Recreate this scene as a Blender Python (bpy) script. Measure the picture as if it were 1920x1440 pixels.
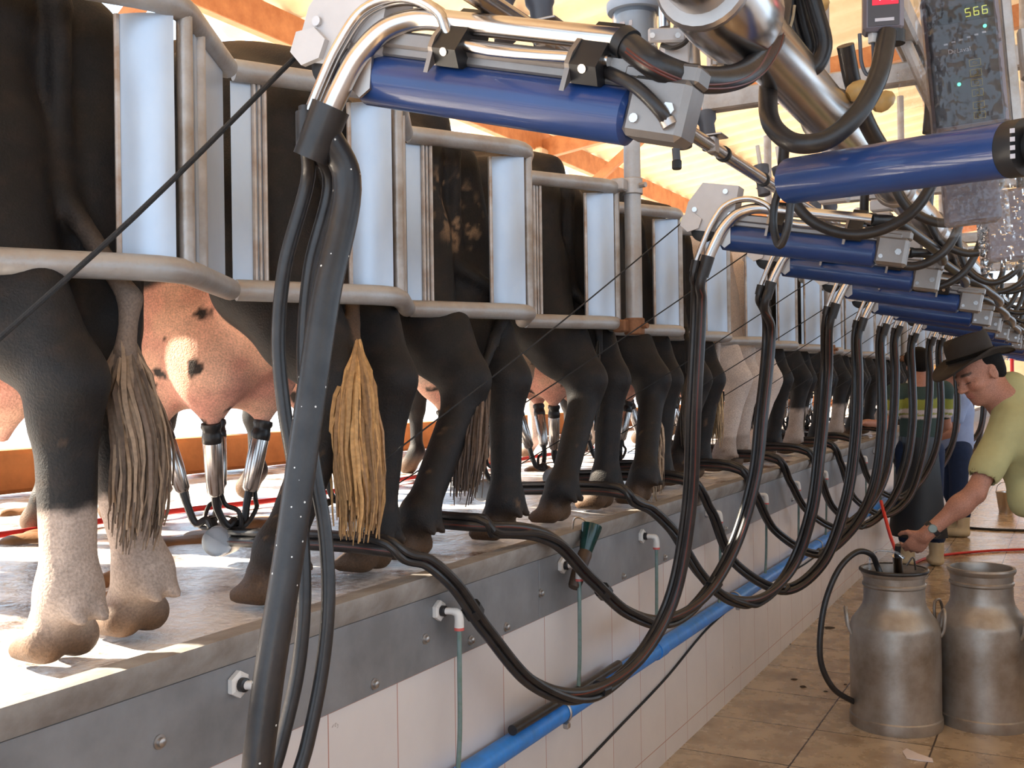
import bpy, math, random
import numpy as np
from mathutils import Matrix, Vector, Quaternion
R = math.radians
random.seed(4)
for o in list(bpy.data.objects): bpy.data.objects.remove(o)
SC = bpy.context.scene
COL = SC.collection

# ------------------------------------------------------------------ camera
YAW, PIT, ROL, CX, CZ, FPX = .4944, .0025, -.0142, 1.4045, 1.4596, 1947.6
_fw = np.array([-math.sin(YAW)*math.cos(PIT), math.cos(YAW)*math.cos(PIT), math.sin(PIT)])
_r0 = np.array([math.cos(YAW), math.sin(YAW), 0.]); _u0 = np.cross(_r0, _fw)
_r = _r0*math.cos(ROL)+_u0*math.sin(ROL); _u = -_r0*math.sin(ROL)+_u0*math.cos(ROL)
cam_d = bpy.data.cameras.new('camera'); cam = bpy.data.objects.new('camera', cam_d); COL.objects.link(cam)
cam_d.sensor_width = 36; cam_d.lens = 36*FPX/1920; cam_d.clip_start = .02; cam_d.clip_end = 300
cam.matrix_world = Matrix(((_r[0], _u[0], -_fw[0], CX), (_r[1], _u[1], -_fw[1], 0), (_r[2], _u[2], -_fw[2], CZ), (0, 0, 0, 1)))
SC.camera = cam
CAM = np.array([CX, 0, CZ])
def ray(X, Y): return _fw+_r*(X-960)/FPX-_u*(Y-720)/FPX
def at(X, Y, ax, v):            # a measured image point at a known plane -> a place in the room
    d = ray(X, Y); return CAM+d*(v-CAM[ax])/d[ax]
def dep(X, Y, w): return CAM+ray(X, Y)*w

# ------------------------------------------------------------------ sky, sun, exposure
W = bpy.data.worlds.new('world'); SC.world = W; W.use_nodes = True
nt = W.node_tree; nt.nodes.clear()
wo = nt.nodes.new('ShaderNodeOutputWorld'); bg = nt.nodes.new('ShaderNodeBackground')
bg.inputs[0].default_value = (.66, .82, 1.0, 1); bg.inputs[1].default_value = 2.3
nt.links.new(bg.outputs[0], wo.inputs[0])
sd = bpy.data.lights.new('sun', 'SUN'); sun = bpy.data.objects.new('sun', sd); COL.objects.link(sun)
sd.energy = 26; sd.angle = R(.8); sd.color = (1, .88, .70)
_sdir = Vector((1.0, .30, -.66)).normalized()          # the way the light travels
sun.rotation_euler = _sdir.to_track_quat('-Z', 'Y').to_euler()
SC.view_settings.view_transform = 'Standard'
try: SC.view_settings.look = 'None'
except Exception: pass
SC.view_settings.gamma = 1; SC.view_settings.exposure = 0.22; SC.view_settings.use_curve_mapping = False
SC.cycles.max_bounces = 8

# ------------------------------------------------------------------ materials
def srgb(r, g, b):
    f = lambda c: (c/255/12.92) if c/255 <= .04045 else ((c/255+.055)/1.055)**2.4
    return (f(r), f(g), f(b), 1)
def mat(name, col, rough=.5, metal=0., var=.0, vscale=8., bump=0., bscale=60., col2=None, stretch=(1, 1, 1), coat=0., spec=.5, sub=0., transl=0., emis=None, estr=0., trans=0., ior=1.45, rvar=0.):
    m = bpy.data.materials.new(name); m.use_nodes = True
    n = m.node_tree.nodes; l = m.node_tree.links; b = n['Principled BSDF']
    b.inputs['Base Color'].default_value = col if len(col) == 4 else (*col, 1)
    b.inputs['Roughness'].default_value = rough; b.inputs['Metallic'].default_value = metal
    b.inputs['Specular IOR Level'].default_value = spec; b.inputs['Coat Weight'].default_value = coat
    b.inputs['Transmission Weight'].default_value = trans; b.inputs['IOR'].default_value = ior
    if emis: b.inputs['Emission Color'].default_value = (*emis, 1); b.inputs['Emission Strength'].default_value = estr
    if var or bump or rvar:
        tc = n.new('ShaderNodeTexCoord'); mp = n.new('ShaderNodeMapping'); mp.inputs['Scale'].default_value = stretch
        l.new(tc.outputs['Object'], mp.inputs[0])
    if var or rvar:
        nz = n.new('ShaderNodeTexNoise'); nz.inputs['Scale'].default_value = vscale; nz.inputs['Detail'].default_value = 6; nz.inputs['Roughness'].default_value = .62
        l.new(mp.outputs[0], nz.inputs['Vector'])
    if var:
        cr = n.new('ShaderNodeValToRGB'); c2 = col2 if col2 else tuple(c*(1-var) for c in col[:3])+(1,)
        cr.color_ramp.elements[0].position = .35; cr.color_ramp.elements[1].position = .68
        cr.color_ramp.elements[0].color = c2 if len(c2) == 4 else (*c2, 1); cr.color_ramp.elements[1].color = col if len(col) == 4 else (*col, 1)
        l.new(nz.outputs[0], cr.inputs[0]); l.new(cr.outputs[0], b.inputs['Base Color'])
    if rvar:
        mr = n.new('ShaderNodeMapRange'); mr.inputs['To Min'].default_value = max(rough-rvar, .02); mr.inputs['To Max'].default_value = min(rough+rvar, 1)
        l.new(nz.outputs[0], mr.inputs['Value']); l.new(mr.outputs[0], b.inputs['Roughness'])
    if bump:
        nb = n.new('ShaderNodeTexNoise'); nb.inputs['Scale'].default_value = bscale; nb.inputs['Detail'].default_value = 4
        l.new(mp.outputs[0], nb.inputs['Vector']); bp = n.new('ShaderNodeBump'); bp.inputs['Strength'].default_value = bump; bp.inputs['Distance'].default_value = .004
        l.new(nb.outputs[0], bp.inputs['Height']); l.new(bp.outputs[0], b.inputs['Normal'])
    if sub:
        b.inputs['Subsurface Weight'].default_value = sub; b.inputs['Subsurface Radius'].default_value = (.03, .012, .006); b.inputs['Subsurface Scale'].default_value = 1.0
    if transl:
        out = n['Material Output']; t = n.new('ShaderNodeBsdfTranslucent'); mx = n.new('ShaderNodeMixShader'); mx.inputs[0].default_value = transl
        t.inputs[0].default_value = col if len(col) == 4 else (*col, 1)
        l.new(b.outputs[0], mx.inputs[1]); l.new(t.outputs[0], mx.inputs[2]); l.new(mx.outputs[0], out.inputs[0])
    return m
M = {}
M['galv'] = mat('galvanised pipe', srgb(190, 188, 188), .42, .45, .3, 9, .25, 90, col2=srgb(150, 138, 126), rvar=.12)
M['rustgalv'] = mat('worn galvanised rail', srgb(180, 186, 192), .45, .35, .3, 5, .3, 80, col2=srgb(156, 146, 138), rvar=.1)
M['panel'] = mat('pale pressed sheet', srgb(196, 208, 222), .34, .35, .3, 3.2, .08, 30, col2=srgb(172, 186, 204), stretch=(1, 1, .5), rvar=.1)
M['panel_edge'] = mat('rolled sheet edge', srgb(205, 200, 196), .4, .4, .3, 12, .1, 60, col2=srgb(165, 140, 120))
M['steel'] = mat('stainless steel', srgb(205, 200, 196), .22, 1., .12, 10, rvar=.08)
M['steel_dull'] = mat('brushed stainless steel', srgb(178, 172, 168), .38, .9, .15, 12, .05, 200, rvar=.08)
M['alu'] = mat('grey aluminium rail', srgb(150, 144, 140), .42, .7, .2, 12)
M['head'] = mat('light grey moulded housing', srgb(205, 203, 204), .38, .1, .12, 10, .03, 100)
M['black'] = mat('black rubber', (.014, .013, .014), .34, 0, .4, 20, .08, 160, col2=(.03, .026, .025), rvar=.08)
M['blackpl'] = mat('black plastic', (.022, .022, .024), .42, 0, .3, 15, .06, 100)
M['greypl'] = mat('grey plastic', srgb(88, 90, 98), .4)
M['stripe'] = mat('dark red hose stripe', srgb(92, 44, 36), .4)
M['blue'] = mat('blue painted cylinder', (.013, .044, .165), .34, 0, .25, 6, .03, 40, col2=(.015, .052, .20), coat=.35)
M['bluepipe'] = mat('blue plastic pipe', (.030, .23, .72), .42, 0, .3, 18, .05, 60, col2=(.035, .18, .50))
M['cord'] = mat('dark braided cord', (.02, .02, .022), .75, 0, .3, 90, .5, 300)
M['brass'] = mat('worn brass', srgb(190, 165, 120), .25, 1.)
M['white'] = mat('white plastic', srgb(214, 210, 206), .4, 0, .12, 20)
M['red'] = mat('red plastic', srgb(200, 40, 34), .4)
M['redring'] = mat('red ring', srgb(196, 92, 86), .4)
M['tubegrey'] = mat('grey green dosing tube', srgb(112, 130, 132), .45, 0, .3, 40, col2=srgb(96, 118, 108))
M['rust'] = mat('rusty steel', srgb(150, 105, 75), .7, .3, .4, 30, .4, 90)
M['yellowed'] = mat('yellowed plastic fitting', srgb(205, 170, 110), .3, 0, .2, 20)
M['glass'] = mat('clear jar plastic', (.85, .92, 1, 1), .08, 0, trans=.9, ior=1.2)
M['can'] = mat('dull milk can metal', srgb(182, 176, 170), .40, .6, .4, 4.5, .12, 45, col2=srgb(132, 120, 108), rvar=.14)
M['plate'] = mat('grey steel kerb plate', srgb(150, 152, 156), .42, .35, .25, 4, .08, 60, col2=srgb(122, 124, 128), rvar=.1)
M['lip'] = mat('dirty kerb lip', srgb(158, 154, 150), .6, .1, .4, 10, .3, 60, col2=srgb(128, 120, 114))
M['dungdark'] = mat('dried dung', (.055, .035, .022), .8, 0, .4, 30, .6, 60)
M['mud'] = mat('wet muddy lumps', srgb(150, 104, 66), .55, 0, .4, 12, .6, 40)
M['orange'] = mat('orange painted timber', srgb(206, 142, 92), .6, 0, .3, 6, .15, 40, col2=srgb(176, 112, 68))
M['cream'] = mat('cream column paint', srgb(232, 206, 170), .6, 0, .15, 5)
M['roof'] = mat('pale corrugated roof sheet', srgb(232, 208, 168), .5, 0, .2, 3, .05, 30, col2=srgb(222, 190, 144), transl=.07)
M['ocher'] = mat('ochre low wall', srgb(196, 124, 70), .8, 0, .3, 6, .3, 40)
M['green_shirt'] = mat('olive green cotton', srgb(176, 170, 122), .85, 0, .12, 14, .2, 300)
M['skin'] = mat('tanned skin', srgb(196, 118, 88), .5, 0, .15, 20, .05, 200, sub=.06)
M['felt'] = mat('dark brown felt', srgb(44, 36, 30), .8, 0, .2, 30, .3, 300)
M['hair'] = mat('black hair', (.010, .008, .007), .8, 0, .3, 60, .5, 200, spec=.15)
M['denim'] = mat('dark blue cloth', srgb(24, 42, 74), .85, 0, .2, 30, .2, 200)
M['apron'] = mat('black rubber apron', (.008, .008, .01), .4, 0, .2, 10)
M['boot'] = mat('cream rubber boot', srgb(206, 190, 158), .5, 0, .2, 10, .05, 30)
M['yellow_boot'] = mat('yellow boot', srgb(205, 165, 90), .55, 0, .2, 10)
M['palepink'] = mat('pale pink cotton', srgb(236, 206, 200), .85, 0, .1, 10)
M['paleblue'] = mat('pale blue cotton', srgb(150, 165, 200), .85, 0, .1, 10)
M['tan'] = mat('tan trousers', srgb(190, 150, 100), .85, 0, .2, 12)
M['watch'] = mat('watch strap', (.02, .02, .022), .4)
M['watchface'] = mat('watch glass', srgb(110, 120, 110), .15)
M['paper'] = mat('crumpled paper', srgb(215, 200, 196), .8)
M['led_red'] = mat('lit red display', (.4, .0, .01), .3, emis=(1, .01, .03), estr=1.0)
M['led_digit'] = mat('lit white red digits', (1, .6, .6), .3, emis=(1, .55, .6), estr=1.4)
M['led_yel'] = mat('lit yellow digits', (.6, .6, .1), .3, emis=(.75, .8, .12), estr=.5)
M['led_grn'] = mat('lit green lamp', (.1, .9, .6), .3, emis=(.2, 1, .7), estr=1.2)
M['keypad'] = mat('dark display face', srgb(70, 62, 62), .35, 0, .2, 12)
M['keyline'] = mat('faded yellow key print', srgb(150, 130, 70), .5)
M['greytext'] = mat('grey print', srgb(190, 185, 190), .5)
M['housing'] = mat('grey display housing', srgb(120, 112, 118), .4, .2)

def film():
    m = bpy.data.materials.new('clear plastic film'); m.use_nodes = True
    n = m.node_tree.nodes; l = m.node_tree.links; n.clear()
    o = n.new('ShaderNodeOutputMaterial'); t = n.new('ShaderNodeBsdfTransparent'); g = n.new('ShaderNodeBsdfGlossy'); d = n.new('ShaderNodeBsdfTranslucent')
    g.inputs['Roughness'].default_value = .12; t.inputs[0].default_value = (.95, .93, .92, 1); d.inputs[0].default_value = (.8, .76, .72, 1)
    m1 = n.new('ShaderNodeMixShader'); m1.inputs[0].default_value = .12; m2 = n.new('ShaderNodeMixShader')
    fr = n.new('ShaderNodeFresnel'); fr.inputs[0].default_value = 1.5
    l.new(t.outputs[0], m1.inputs[1]); l.new(d.outputs[0], m1.inputs[2]); l.new(fr.outputs[0], m2.inputs[0]); l.new(m1.outputs[0], m2.inputs[1]); l.new(g.outputs[0], m2.inputs[2])
    l.new(m2.outputs[0], o.inputs[0]); return m
M['film'] = film()
M['speckled'] = mat('black rubber with milk specks', (.014, .013, .014), .34, 0, .4, 20, .08, 160, col2=(.03, .026, .025), rvar=.08)
_m = M['speckled'].node_tree; _b = _m.nodes['Principled BSDF']; _tc = _m.nodes.new('ShaderNodeTexCoord'); _vo = _m.nodes.new('ShaderNodeTexVoronoi'); _vo.inputs['Scale'].default_value = 55
_m.links.new(_tc.outputs['Object'], _vo.inputs['Vector']); _lt = _m.nodes.new('ShaderNodeMath'); _lt.operation = 'LESS_THAN'; _lt.inputs[1].default_value = .085; _m.links.new(_vo.outputs['Distance'], _lt.inputs[0])
_mx = _m.nodes.new('ShaderNodeMix'); _mx.data_type = 'RGBA'; _m.links.new(_b.inputs['Base Color'].links[0].from_socket, _mx.inputs[6]); _mx.inputs[7].default_value = (.7, .7, .68, 1); _m.links.new(_lt.outputs[0], _mx.inputs[0]); _m.links.new(_mx.outputs[2], _b.inputs['Base Color'])

def tile_mat(name, axes, size, off, grout, gcol, c1, c2, rough, rv, var_scale, marks, bump=.4, brick=False):
    """tiles laid out in object space; axes = the two space axes used"""
    m = bpy.data.materials.new(name); m.use_nodes = True
    n = m.node_tree.nodes; l = m.node_tree.links; b = n['Principled BSDF']
    tc = n.new('ShaderNodeTexCoord'); sp = n.new('ShaderNodeSeparateXYZ'); l.new(tc.outputs['Object'], sp.inputs[0])
    def mth(op, a, bb=None):
        x = n.new('ShaderNodeMath'); x.operation = op
        for i, v in enumerate((a, bb)):
            if v is None: continue
            if isinstance(v, (int, float)): x.inputs[i].default_value = v
            else: l.new(v, x.inputs[i])
        return x.outputs[0]
    ds, ids = [], []
    for a, s, o in zip(axes, size, off):
        v = mth('DIVIDE', mth('SUBTRACT', sp.outputs[a], o), s); fr = mth('FRACT', v)
        d = mth('MULTIPLY', mth('MINIMUM', fr, mth('SUBTRACT', 1., fr)), s); ds.append(d); ids.append(mth('FLOOR', v))
    dm = mth('MINIMUM', ds[0], ds[1]); g = mth('LESS_THAN', dm, grout)
    cb = n.new('ShaderNodeCombineXYZ'); l.new(ids[0], cb.inputs[0]); l.new(ids[1], cb.inputs[1])
    wn = n.new('ShaderNodeTexWhiteNoise'); l.new(cb.outputs[0], wn.inputs['Vector'])
    nz = n.new('ShaderNodeTexNoise'); nz.inputs['Scale'].default_value = var_scale; nz.inputs['Detail'].default_value = 8; nz.inputs['Roughness'].default_value = .65
    av = n.new('ShaderNodeVectorMath'); av.operation = 'ADD'; sc = n.new('ShaderNodeVectorMath'); sc.operation = 'SCALE'; sc.inputs['Scale'].default_value = 7.
    l.new(wn.outputs['Color'], sc.inputs[0]); l.new(tc.outputs['Object'], av.inputs[0]); l.new(sc.outputs[0], av.inputs[1]); l.new(av.outputs[0], nz.inputs['Vector'])
    cr = n.new('ShaderNodeValToRGB'); cr.color_ramp.elements[0].color = c2; cr.color_ramp.elements[1].color = c1; cr.color_ramp.elements[0].position = .33; cr.color_ramp.elements[1].position = .66
    l.new(nz.outputs[0], cr.inputs[0])
    last = cr.outputs[0]
    if marks:
        n2 = n.new('ShaderNodeTexNoise'); n2.inputs['Scale'].default_value = marks[0]; n2.inputs['Detail'].default_value = 5; l.new(tc.outputs['Object'], n2.inputs['Vector'])
        mr = n.new('ShaderNodeMapRange'); mr.inputs['From Min'].default_value = marks[1]; mr.inputs['From Max'].default_value = marks[2]; mr.inputs['To Max'].default_value = marks[4]; l.new(n2.outputs[0], mr.inputs['Value'])
        mx = n.new('ShaderNodeMix'); mx.data_type = 'RGBA'; l.new(mr.outputs[0], mx.inputs[0]); l.new(last, mx.inputs[6]); mx.inputs[7].default_value = marks[3]; last = mx.outputs[2]
    mg = n.new('ShaderNodeMix'); mg.data_type = 'RGBA'; l.new(g, mg.inputs[0]); l.new(last, mg.inputs[6]); mg.inputs[7].default_value = gcol
    l.new(mg.outputs[2], b.inputs['Base Color'])
    r = n.new('ShaderNodeMapRange'); r.inputs['To Min'].default_value = rough-rv; r.inputs['To Max'].default_value = rough+rv; l.new(nz.outputs[0], r.inputs['Value']); l.new(r.outputs[0], b.inputs['Roughness'])
    bp = n.new('ShaderNodeBump'); bp.inputs['Strength'].default_value = bump; bp.inputs['Distance'].default_value = .002; l.new(mth('SUBTRACT', 1., g), bp.inputs['Height']); l.new(bp.outputs[0], b.inputs['Normal'])
    return m
M['walltile'] = tile_mat('white glazed wall tile', (1, 2), (.2576, .69), (1.7585, .078), .0016, srgb(176, 132, 120), srgb(214, 208, 206), srgb(206, 200, 200), .22, .06, 3, (16, .735, .76, srgb(110, 84, 70), .7))
M['floortile'] = tile_mat('brown stone look floor tile', (0, 1), (.46, .46), (.437, 3.98), .0035, srgb(74, 58, 46), srgb(190, 170, 145), srgb(148, 125, 101), .27, .12, 7, (3.0, .54, .72, srgb(96, 72, 50), .55))
def ground_mat():
    m = bpy.data.materials.new('wet soiled concrete'); m.use_nodes = True
    n = m.node_tree.nodes; l = m.node_tree.links; b = n['Principled BSDF']
    tc = n.new('ShaderNodeTexCoord')
    nz = n.new('ShaderNodeTexNoise'); nz.inputs['Scale'].default_value = 3.2; nz.inputs['Detail'].default_value = 9; nz.inputs['Roughness'].default_value = .7
    n2 = n.new('ShaderNodeTexNoise'); n2.inputs['Scale'].default_value = 38; n2.inputs['Detail'].default_value = 5
    l.new(tc.outputs['Object'], nz.inputs['Vector']); l.new(tc.outputs['Object'], n2.inputs['Vector'])
    cr = n.new('ShaderNodeValToRGB'); e = cr.color_ramp.elements; e[0].position = .38; e[0].color = srgb(120, 100, 86); e[1].position = .52; e[1].color = srgb(226, 222, 220)
    l.new(nz.outputs[0], cr.inputs[0]); l.new(cr.outputs[0], b.inputs['Base Color'])
    mr = n.new('ShaderNodeMapRange'); mr.inputs['To Min'].default_value = .02; mr.inputs['To Max'].default_value = .38; l.new(nz.outputs[0], mr.inputs['Value']); l.new(mr.outputs[0], b.inputs['Roughness'])
    ad = n.new('ShaderNodeMath'); ad.operation = 'MULTIPLY_ADD'; ad.inputs[1].default_value = .6; l.new(n2.outputs[0], ad.inputs[0]); l.new(nz.outputs[0], ad.inputs[2])
    bp = n.new('ShaderNodeBump'); bp.inputs['Strength'].default_value = .7; bp.inputs['Distance'].default_value = .012; l.new(ad.outputs[0], bp.inputs['Height']); l.new(bp.outputs[0], b.inputs['Normal'])
    return m
M['ground'] = ground_mat()
def colmat(name, rough=.6, bump=.3, bscale=140, sub=0., sheen=0.):
    m = bpy.data.materials.new(name); m.use_nodes = True
    n = m.node_tree.nodes; l = m.node_tree.links; b = n['Principled BSDF']
    a = n.new('ShaderNodeAttribute'); a.attribute_name = 'Col'; tc = n.new('ShaderNodeTexCoord')
    nz = n.new('ShaderNodeTexNoise'); nz.inputs['Scale'].default_value = bscale; nz.inputs['Detail'].default_value = 4; l.new(tc.outputs['Object'], nz.inputs['Vector'])
    mr = n.new('ShaderNodeMapRange'); mr.inputs['From Min'].default_value = .3; mr.inputs['From Max'].default_value = .7; mr.inputs['To Min'].default_value = .75; mr.inputs['To Max'].default_value = 1.22; l.new(nz.outputs[0], mr.inputs['Value'])
    vm = n.new('ShaderNodeVectorMath'); vm.operation = 'SCALE'; l.new(a.outputs['Color'], vm.inputs[0]); l.new(mr.outputs[0], vm.inputs['Scale']); l.new(vm.outputs[0], b.inputs['Base Color'])
    bp = n.new('ShaderNodeBump'); bp.inputs['Strength'].default_value = bump; bp.inputs['Distance'].default_value = .004; l.new(nz.outputs[0], bp.inputs['Height']); l.new(bp.outputs[0], b.inputs['Normal'])
    b.inputs['Specular IOR Level'].default_value = .3; b.inputs['Roughness'].default_value = rough; b.inputs['Sheen Weight'].default_value = sheen; b.inputs['Sheen Roughness'].default_value = .4
    if sub: b.inputs['Subsurface Weight'].default_value = sub; b.inputs['Subsurface Radius'].default_value = (.05, .015, .007); b.inputs['Subsurface Scale'].default_value = 1.
    return m
M['coat'] = colmat('short cattle coat', .62, .45, 210, sheen=0.)
M['body'] = colmat('painted skin', .5, .08, 220)
M['tailhair'] = colmat('tail hair', .6, .2, 90)
M['shirtcol'] = colmat('striped knit', .85, .15, 300)

# ------------------------------------------------------------------ object helpers
def prop(o, label=None, cat=None, group=None, kind=None):
    if label: o['label'] = label
    if cat: o['category'] = cat
    if group: o['group'] = group
    if kind: o['kind'] = kind
    return o
def thing(name, label, cat, loc=(0, 0, 0), rotz=0., group=None, rot=None):
    o = bpy.data.objects.new(name, None); COL.objects.link(o); o.empty_display_size = .05
    o.location = loc; o.rotation_euler = rot if rot else (0, 0, rotz)
    return prop(o, label, cat, group)
def mw(o):
    m = Matrix.LocRotScale(o.location, o.rotation_euler, o.scale)
    return mw(o.parent) @ m if o.parent else m
class MB:
    def __init__(s): s.v = []; s.f = []; s.n = 0
    def add(s, v, f):
        v = np.asarray(v, float).reshape(-1, 3); s.v.append(v); s.f += [tuple(i+s.n for i in q) for q in f]; s.n += len(v); return s
    def box(s, c, d, rot=None, bev=0.):
        hx, hy, hz = d[0]/2, d[1]/2, d[2]/2; b = min(bev, hx*.9, hy*.9, hz*.9)
        if b <= 0:
            v = np.array([[x, y, z] for x in (-hx, hx) for y in (-hy, hy) for z in (-hz, hz)]); f = [(0, 1, 3, 2), (4, 6, 7, 5), (0, 4, 5, 1), (2, 3, 7, 6), (0, 2, 6, 4), (1, 5, 7, 3)]
        else:
            v = []; idx = {}
            for sx in (-1, 1):
                for sy in (-1, 1):
                    for sz in (-1, 1):
                        for k in range(3):
                            p = [sx*(hx-b), sy*(hy-b), sz*(hz-b)]; p[k] = (sx*hx, sy*hy, sz*hz)[k]; idx[(sx, sy, sz, k)] = len(v); v.append(p)
            f = []
            for k in range(3):
                a, c2 = [i for i in range(3) if i != k]
                for sg in (-1, 1):
                    q = []
                    for (p, r) in ((-1, -1), (1, -1), (1, 1), (-1, 1)):
                        t = [0, 0, 0]; t[k] = sg; t[a] = p; t[c2] = r; q.append(idx[(*t, k)])
                    if (sg > 0) == (k == 1): q.reverse()
                    f.append(q)
            for k in range(3):          # edges parallel to axis k
                a, c2 = [i for i in range(3) if i != k]
                for p in (-1, 1):
                    for r in (-1, 1):
                        t0 = [0, 0, 0]; t0[a] = p; t0[c2] = r; t1 = list(t0); t0[k] = -1; t1[k] = 1
                        f.append([idx[(*t0, a)], idx[(*t1, a)], idx[(*t1, c2)], idx[(*t0, c2)]])
            for sx in (-1, 1):
                for sy in (-1, 1):
                    for sz in (-1, 1): f.append([idx[(sx, sy, sz, k)] for k in range(3)])
            v = np.array(v)
        if rot is not None: v = v @ np.array(rot).T
        return s.add(v+np.array(c), f)
    def tube(s, pts, r, n=12, cap=True, closed=False, smooth=0):
        P = np.array([list(p) for p in pts], float); rr = np.full(len(P), r) if np.isscalar(r) else np.array(r, float)
        if smooth: P, rr = spline(P, rr, smooth, closed)
        m = len(P)
        T = np.gradient(P, axis=0) if not closed else np.roll(P, -1, 0)-np.roll(P, 1, 0)
        T /= np.linalg.norm(T, axis=1)[:, None]+1e-12
        a = np.array([0, 0, 1.]) if abs(T[0][2]) < .9 else np.array([1., 0, 0])
        N = np.cross(T[0], a); N /= np.linalg.norm(N); vs = []
        for i in range(m):
            N = N-T[i]*(N@T[i]); N /= np.linalg.norm(N)+1e-12; B = np.cross(T[i], N)
            th = np.arange(n)*2*math.pi/n; vs.append(P[i]+rr[i]*(np.cos(th)[:, None]*N+np.sin(th)[:, None]*B))
        f = []
        for i in range(m if closed else m-1):
            j = (i+1) % m
            for k in range(n): k2 = (k+1) % n; f.append((i*n+k, i*n+k2, j*n+k2, j*n+k))
        if cap and not closed: f.append(tuple(range(n))[::-1]); f.append(tuple((m-1)*n+k for k in range(n)))
        return s.add(np.concatenate(vs), f)
    def cyl(s, a, b, r, n=20, r2=None, bev=0.):
        a = np.array(a, float); b = np.array(b, float)
        if bev:
            d = (b-a)/np.linalg.norm(b-a); return s.lathe([(r-bev, 0), (r, bev), (r, np.linalg.norm(b-a)-bev), (r-bev, np.linalg.norm(b-a))], a, d, n)
        return s.tube([a, b], [r, r if r2 is None else r2], n)
    def lathe(s, prof, o=(0, 0, 0), ax=(0, 0, 1), n=32, close=True):
        ax = np.array(ax, float); ax /= np.linalg.norm(ax); a = np.array([1., 0, 0]) if abs(ax[0]) < .9 else np.array([0, 1., 0])
        N = np.cross(ax, a); N /= np.linalg.norm(N); B = np.cross(ax, N); th = np.arange(n)*2*math.pi/n; v = []
        for r, h in prof: v.append(np.array(o)+ax*h+r*(np.cos(th)[:, None]*N+np.sin(th)[:, None]*B))
        f = []
        for i in range(len(prof)-1):
            for k in range(n): k2 = (k+1) % n; f.append((i*n+k, i*n+k2, (i+1)*n+k2, (i+1)*n+k))
        if close:
            f.append(tuple(range(n))[::-1]); f.append(tuple((len(prof)-1)*n+k for k in range(n)))
        return s.add(np.concatenate(v), f)
    def prism(s, poly, y0, y1, ax=1):       # poly in the two other axes, extruded along ax
        n = len(poly); v = []
        for y in (y0, y1):
            for p in poly:
                q = [p[0], p[1]]; q.insert(ax, y); v.append(q)
        f = [tuple(range(n)), tuple(range(2*n-1, n-1, -1))]+[(i, i+n, (i+1) % n+n, (i+1) % n) for i in range(n)]
        return s.add(v, f)
    def build(s, name, m, parent=None, sharp=35, smooth=True, world=True, origin=None):
        V = np.concatenate(s.v); me = bpy.data.meshes.new(name)
        if parent is not None:
            if world:
                im = np.array(mw(parent).inverted()); V = V @ im[:3, :3].T+im[:3, 3]
            loc = None
        else:
            loc = origin if origin is not None else ((V[:, 0].min()+V[:, 0].max())/2, (V[:, 1].min()+V[:, 1].max())/2, V[:, 2].min()); V = V-np.array(loc)
        me.from_pydata(V.tolist(), [], s.f); me.validate(); fix_normals(me)
        ms = m if isinstance(m, (list, tuple)) else [m]
        for x in ms: me.materials.append(M[x] if isinstance(x, str) else x)
        if smooth:
            me.polygons.foreach_set('use_smooth', [True]*len(me.polygons)); me.set_sharp_from_angle(angle=R(sharp))
        o = bpy.data.objects.new(name, me); COL.objects.link(o)
        if parent is not None: o.parent = parent
        else: o.location = loc
        return o
import bmesh
def fix_normals(me):
    bm = bmesh.new(); bm.from_mesh(me); bmesh.ops.recalc_face_normals(bm, faces=bm.faces); bm.to_mesh(me); bm.free()
def spline(P, rr, k, closed=False):
    m = len(P); out = []; ro = []; rng = range(m if closed else m-1)
    for i in rng:
        if closed: p0, p1, p2, p3 = P[(i-1) % m], P[i], P[(i+1) % m], P[(i+2) % m]; r1, r2 = rr[i], rr[(i+1) % m]
        else:
            p1, p2 = P[i], P[i+1]; p0 = P[i-1] if i else 2*p1-p2; p3 = P[i+2] if i+2 < m else 2*p2-p1; r1, r2 = rr[i], rr[i+1]
        d1 = max(np.linalg.norm(p2-p1), 1e-6)**.5; d0 = max(np.linalg.norm(p1-p0), 1e-6)**.5; d2 = max(np.linalg.norm(p3-p2), 1e-6)**.5
        m1 = (p1-p0)/d0-(p2-p0)/(d0+d1)+(p2-p1)/d1; m2 = (p2-p1)/d1-(p3-p1)/(d1+d2)+(p3-p2)/d2; m1 *= d1; m2 *= d1
        for j in range(k):
            t = j/k; out.append((2*t**3-3*t*t+1)*p1+(t**3-2*t*t+t)*m1+(-2*t**3+3*t*t)*p2+(t**3-t*t)*m2); ro.append(r1+(r2-r1)*t)
    if not closed: out.append(P[-1]); ro.append(rr[-1])
    return np.array(out), np.array(ro)
def offset_path(P, dx):
    return [np.array(p)+np.array(dx) for p in P]
def dup(root, loc=None, rot=None, label=None, group=None, par=None):
    c = root.copy(); COL.objects.link(c); c.parent = par
    if loc is not None: c.location = loc
    if rot is not None: c.rotation_euler = rot
    if label: c['label'] = label
    if group: c['group'] = group
    for ch in list(root.children): dup(ch, par=c)
    return c
def struct(name, mb, m, label=None, **k):
    o = mb.build(name, m, **k); o['kind'] = 'structure'
    if label: o['label'] = label
    return o

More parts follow.
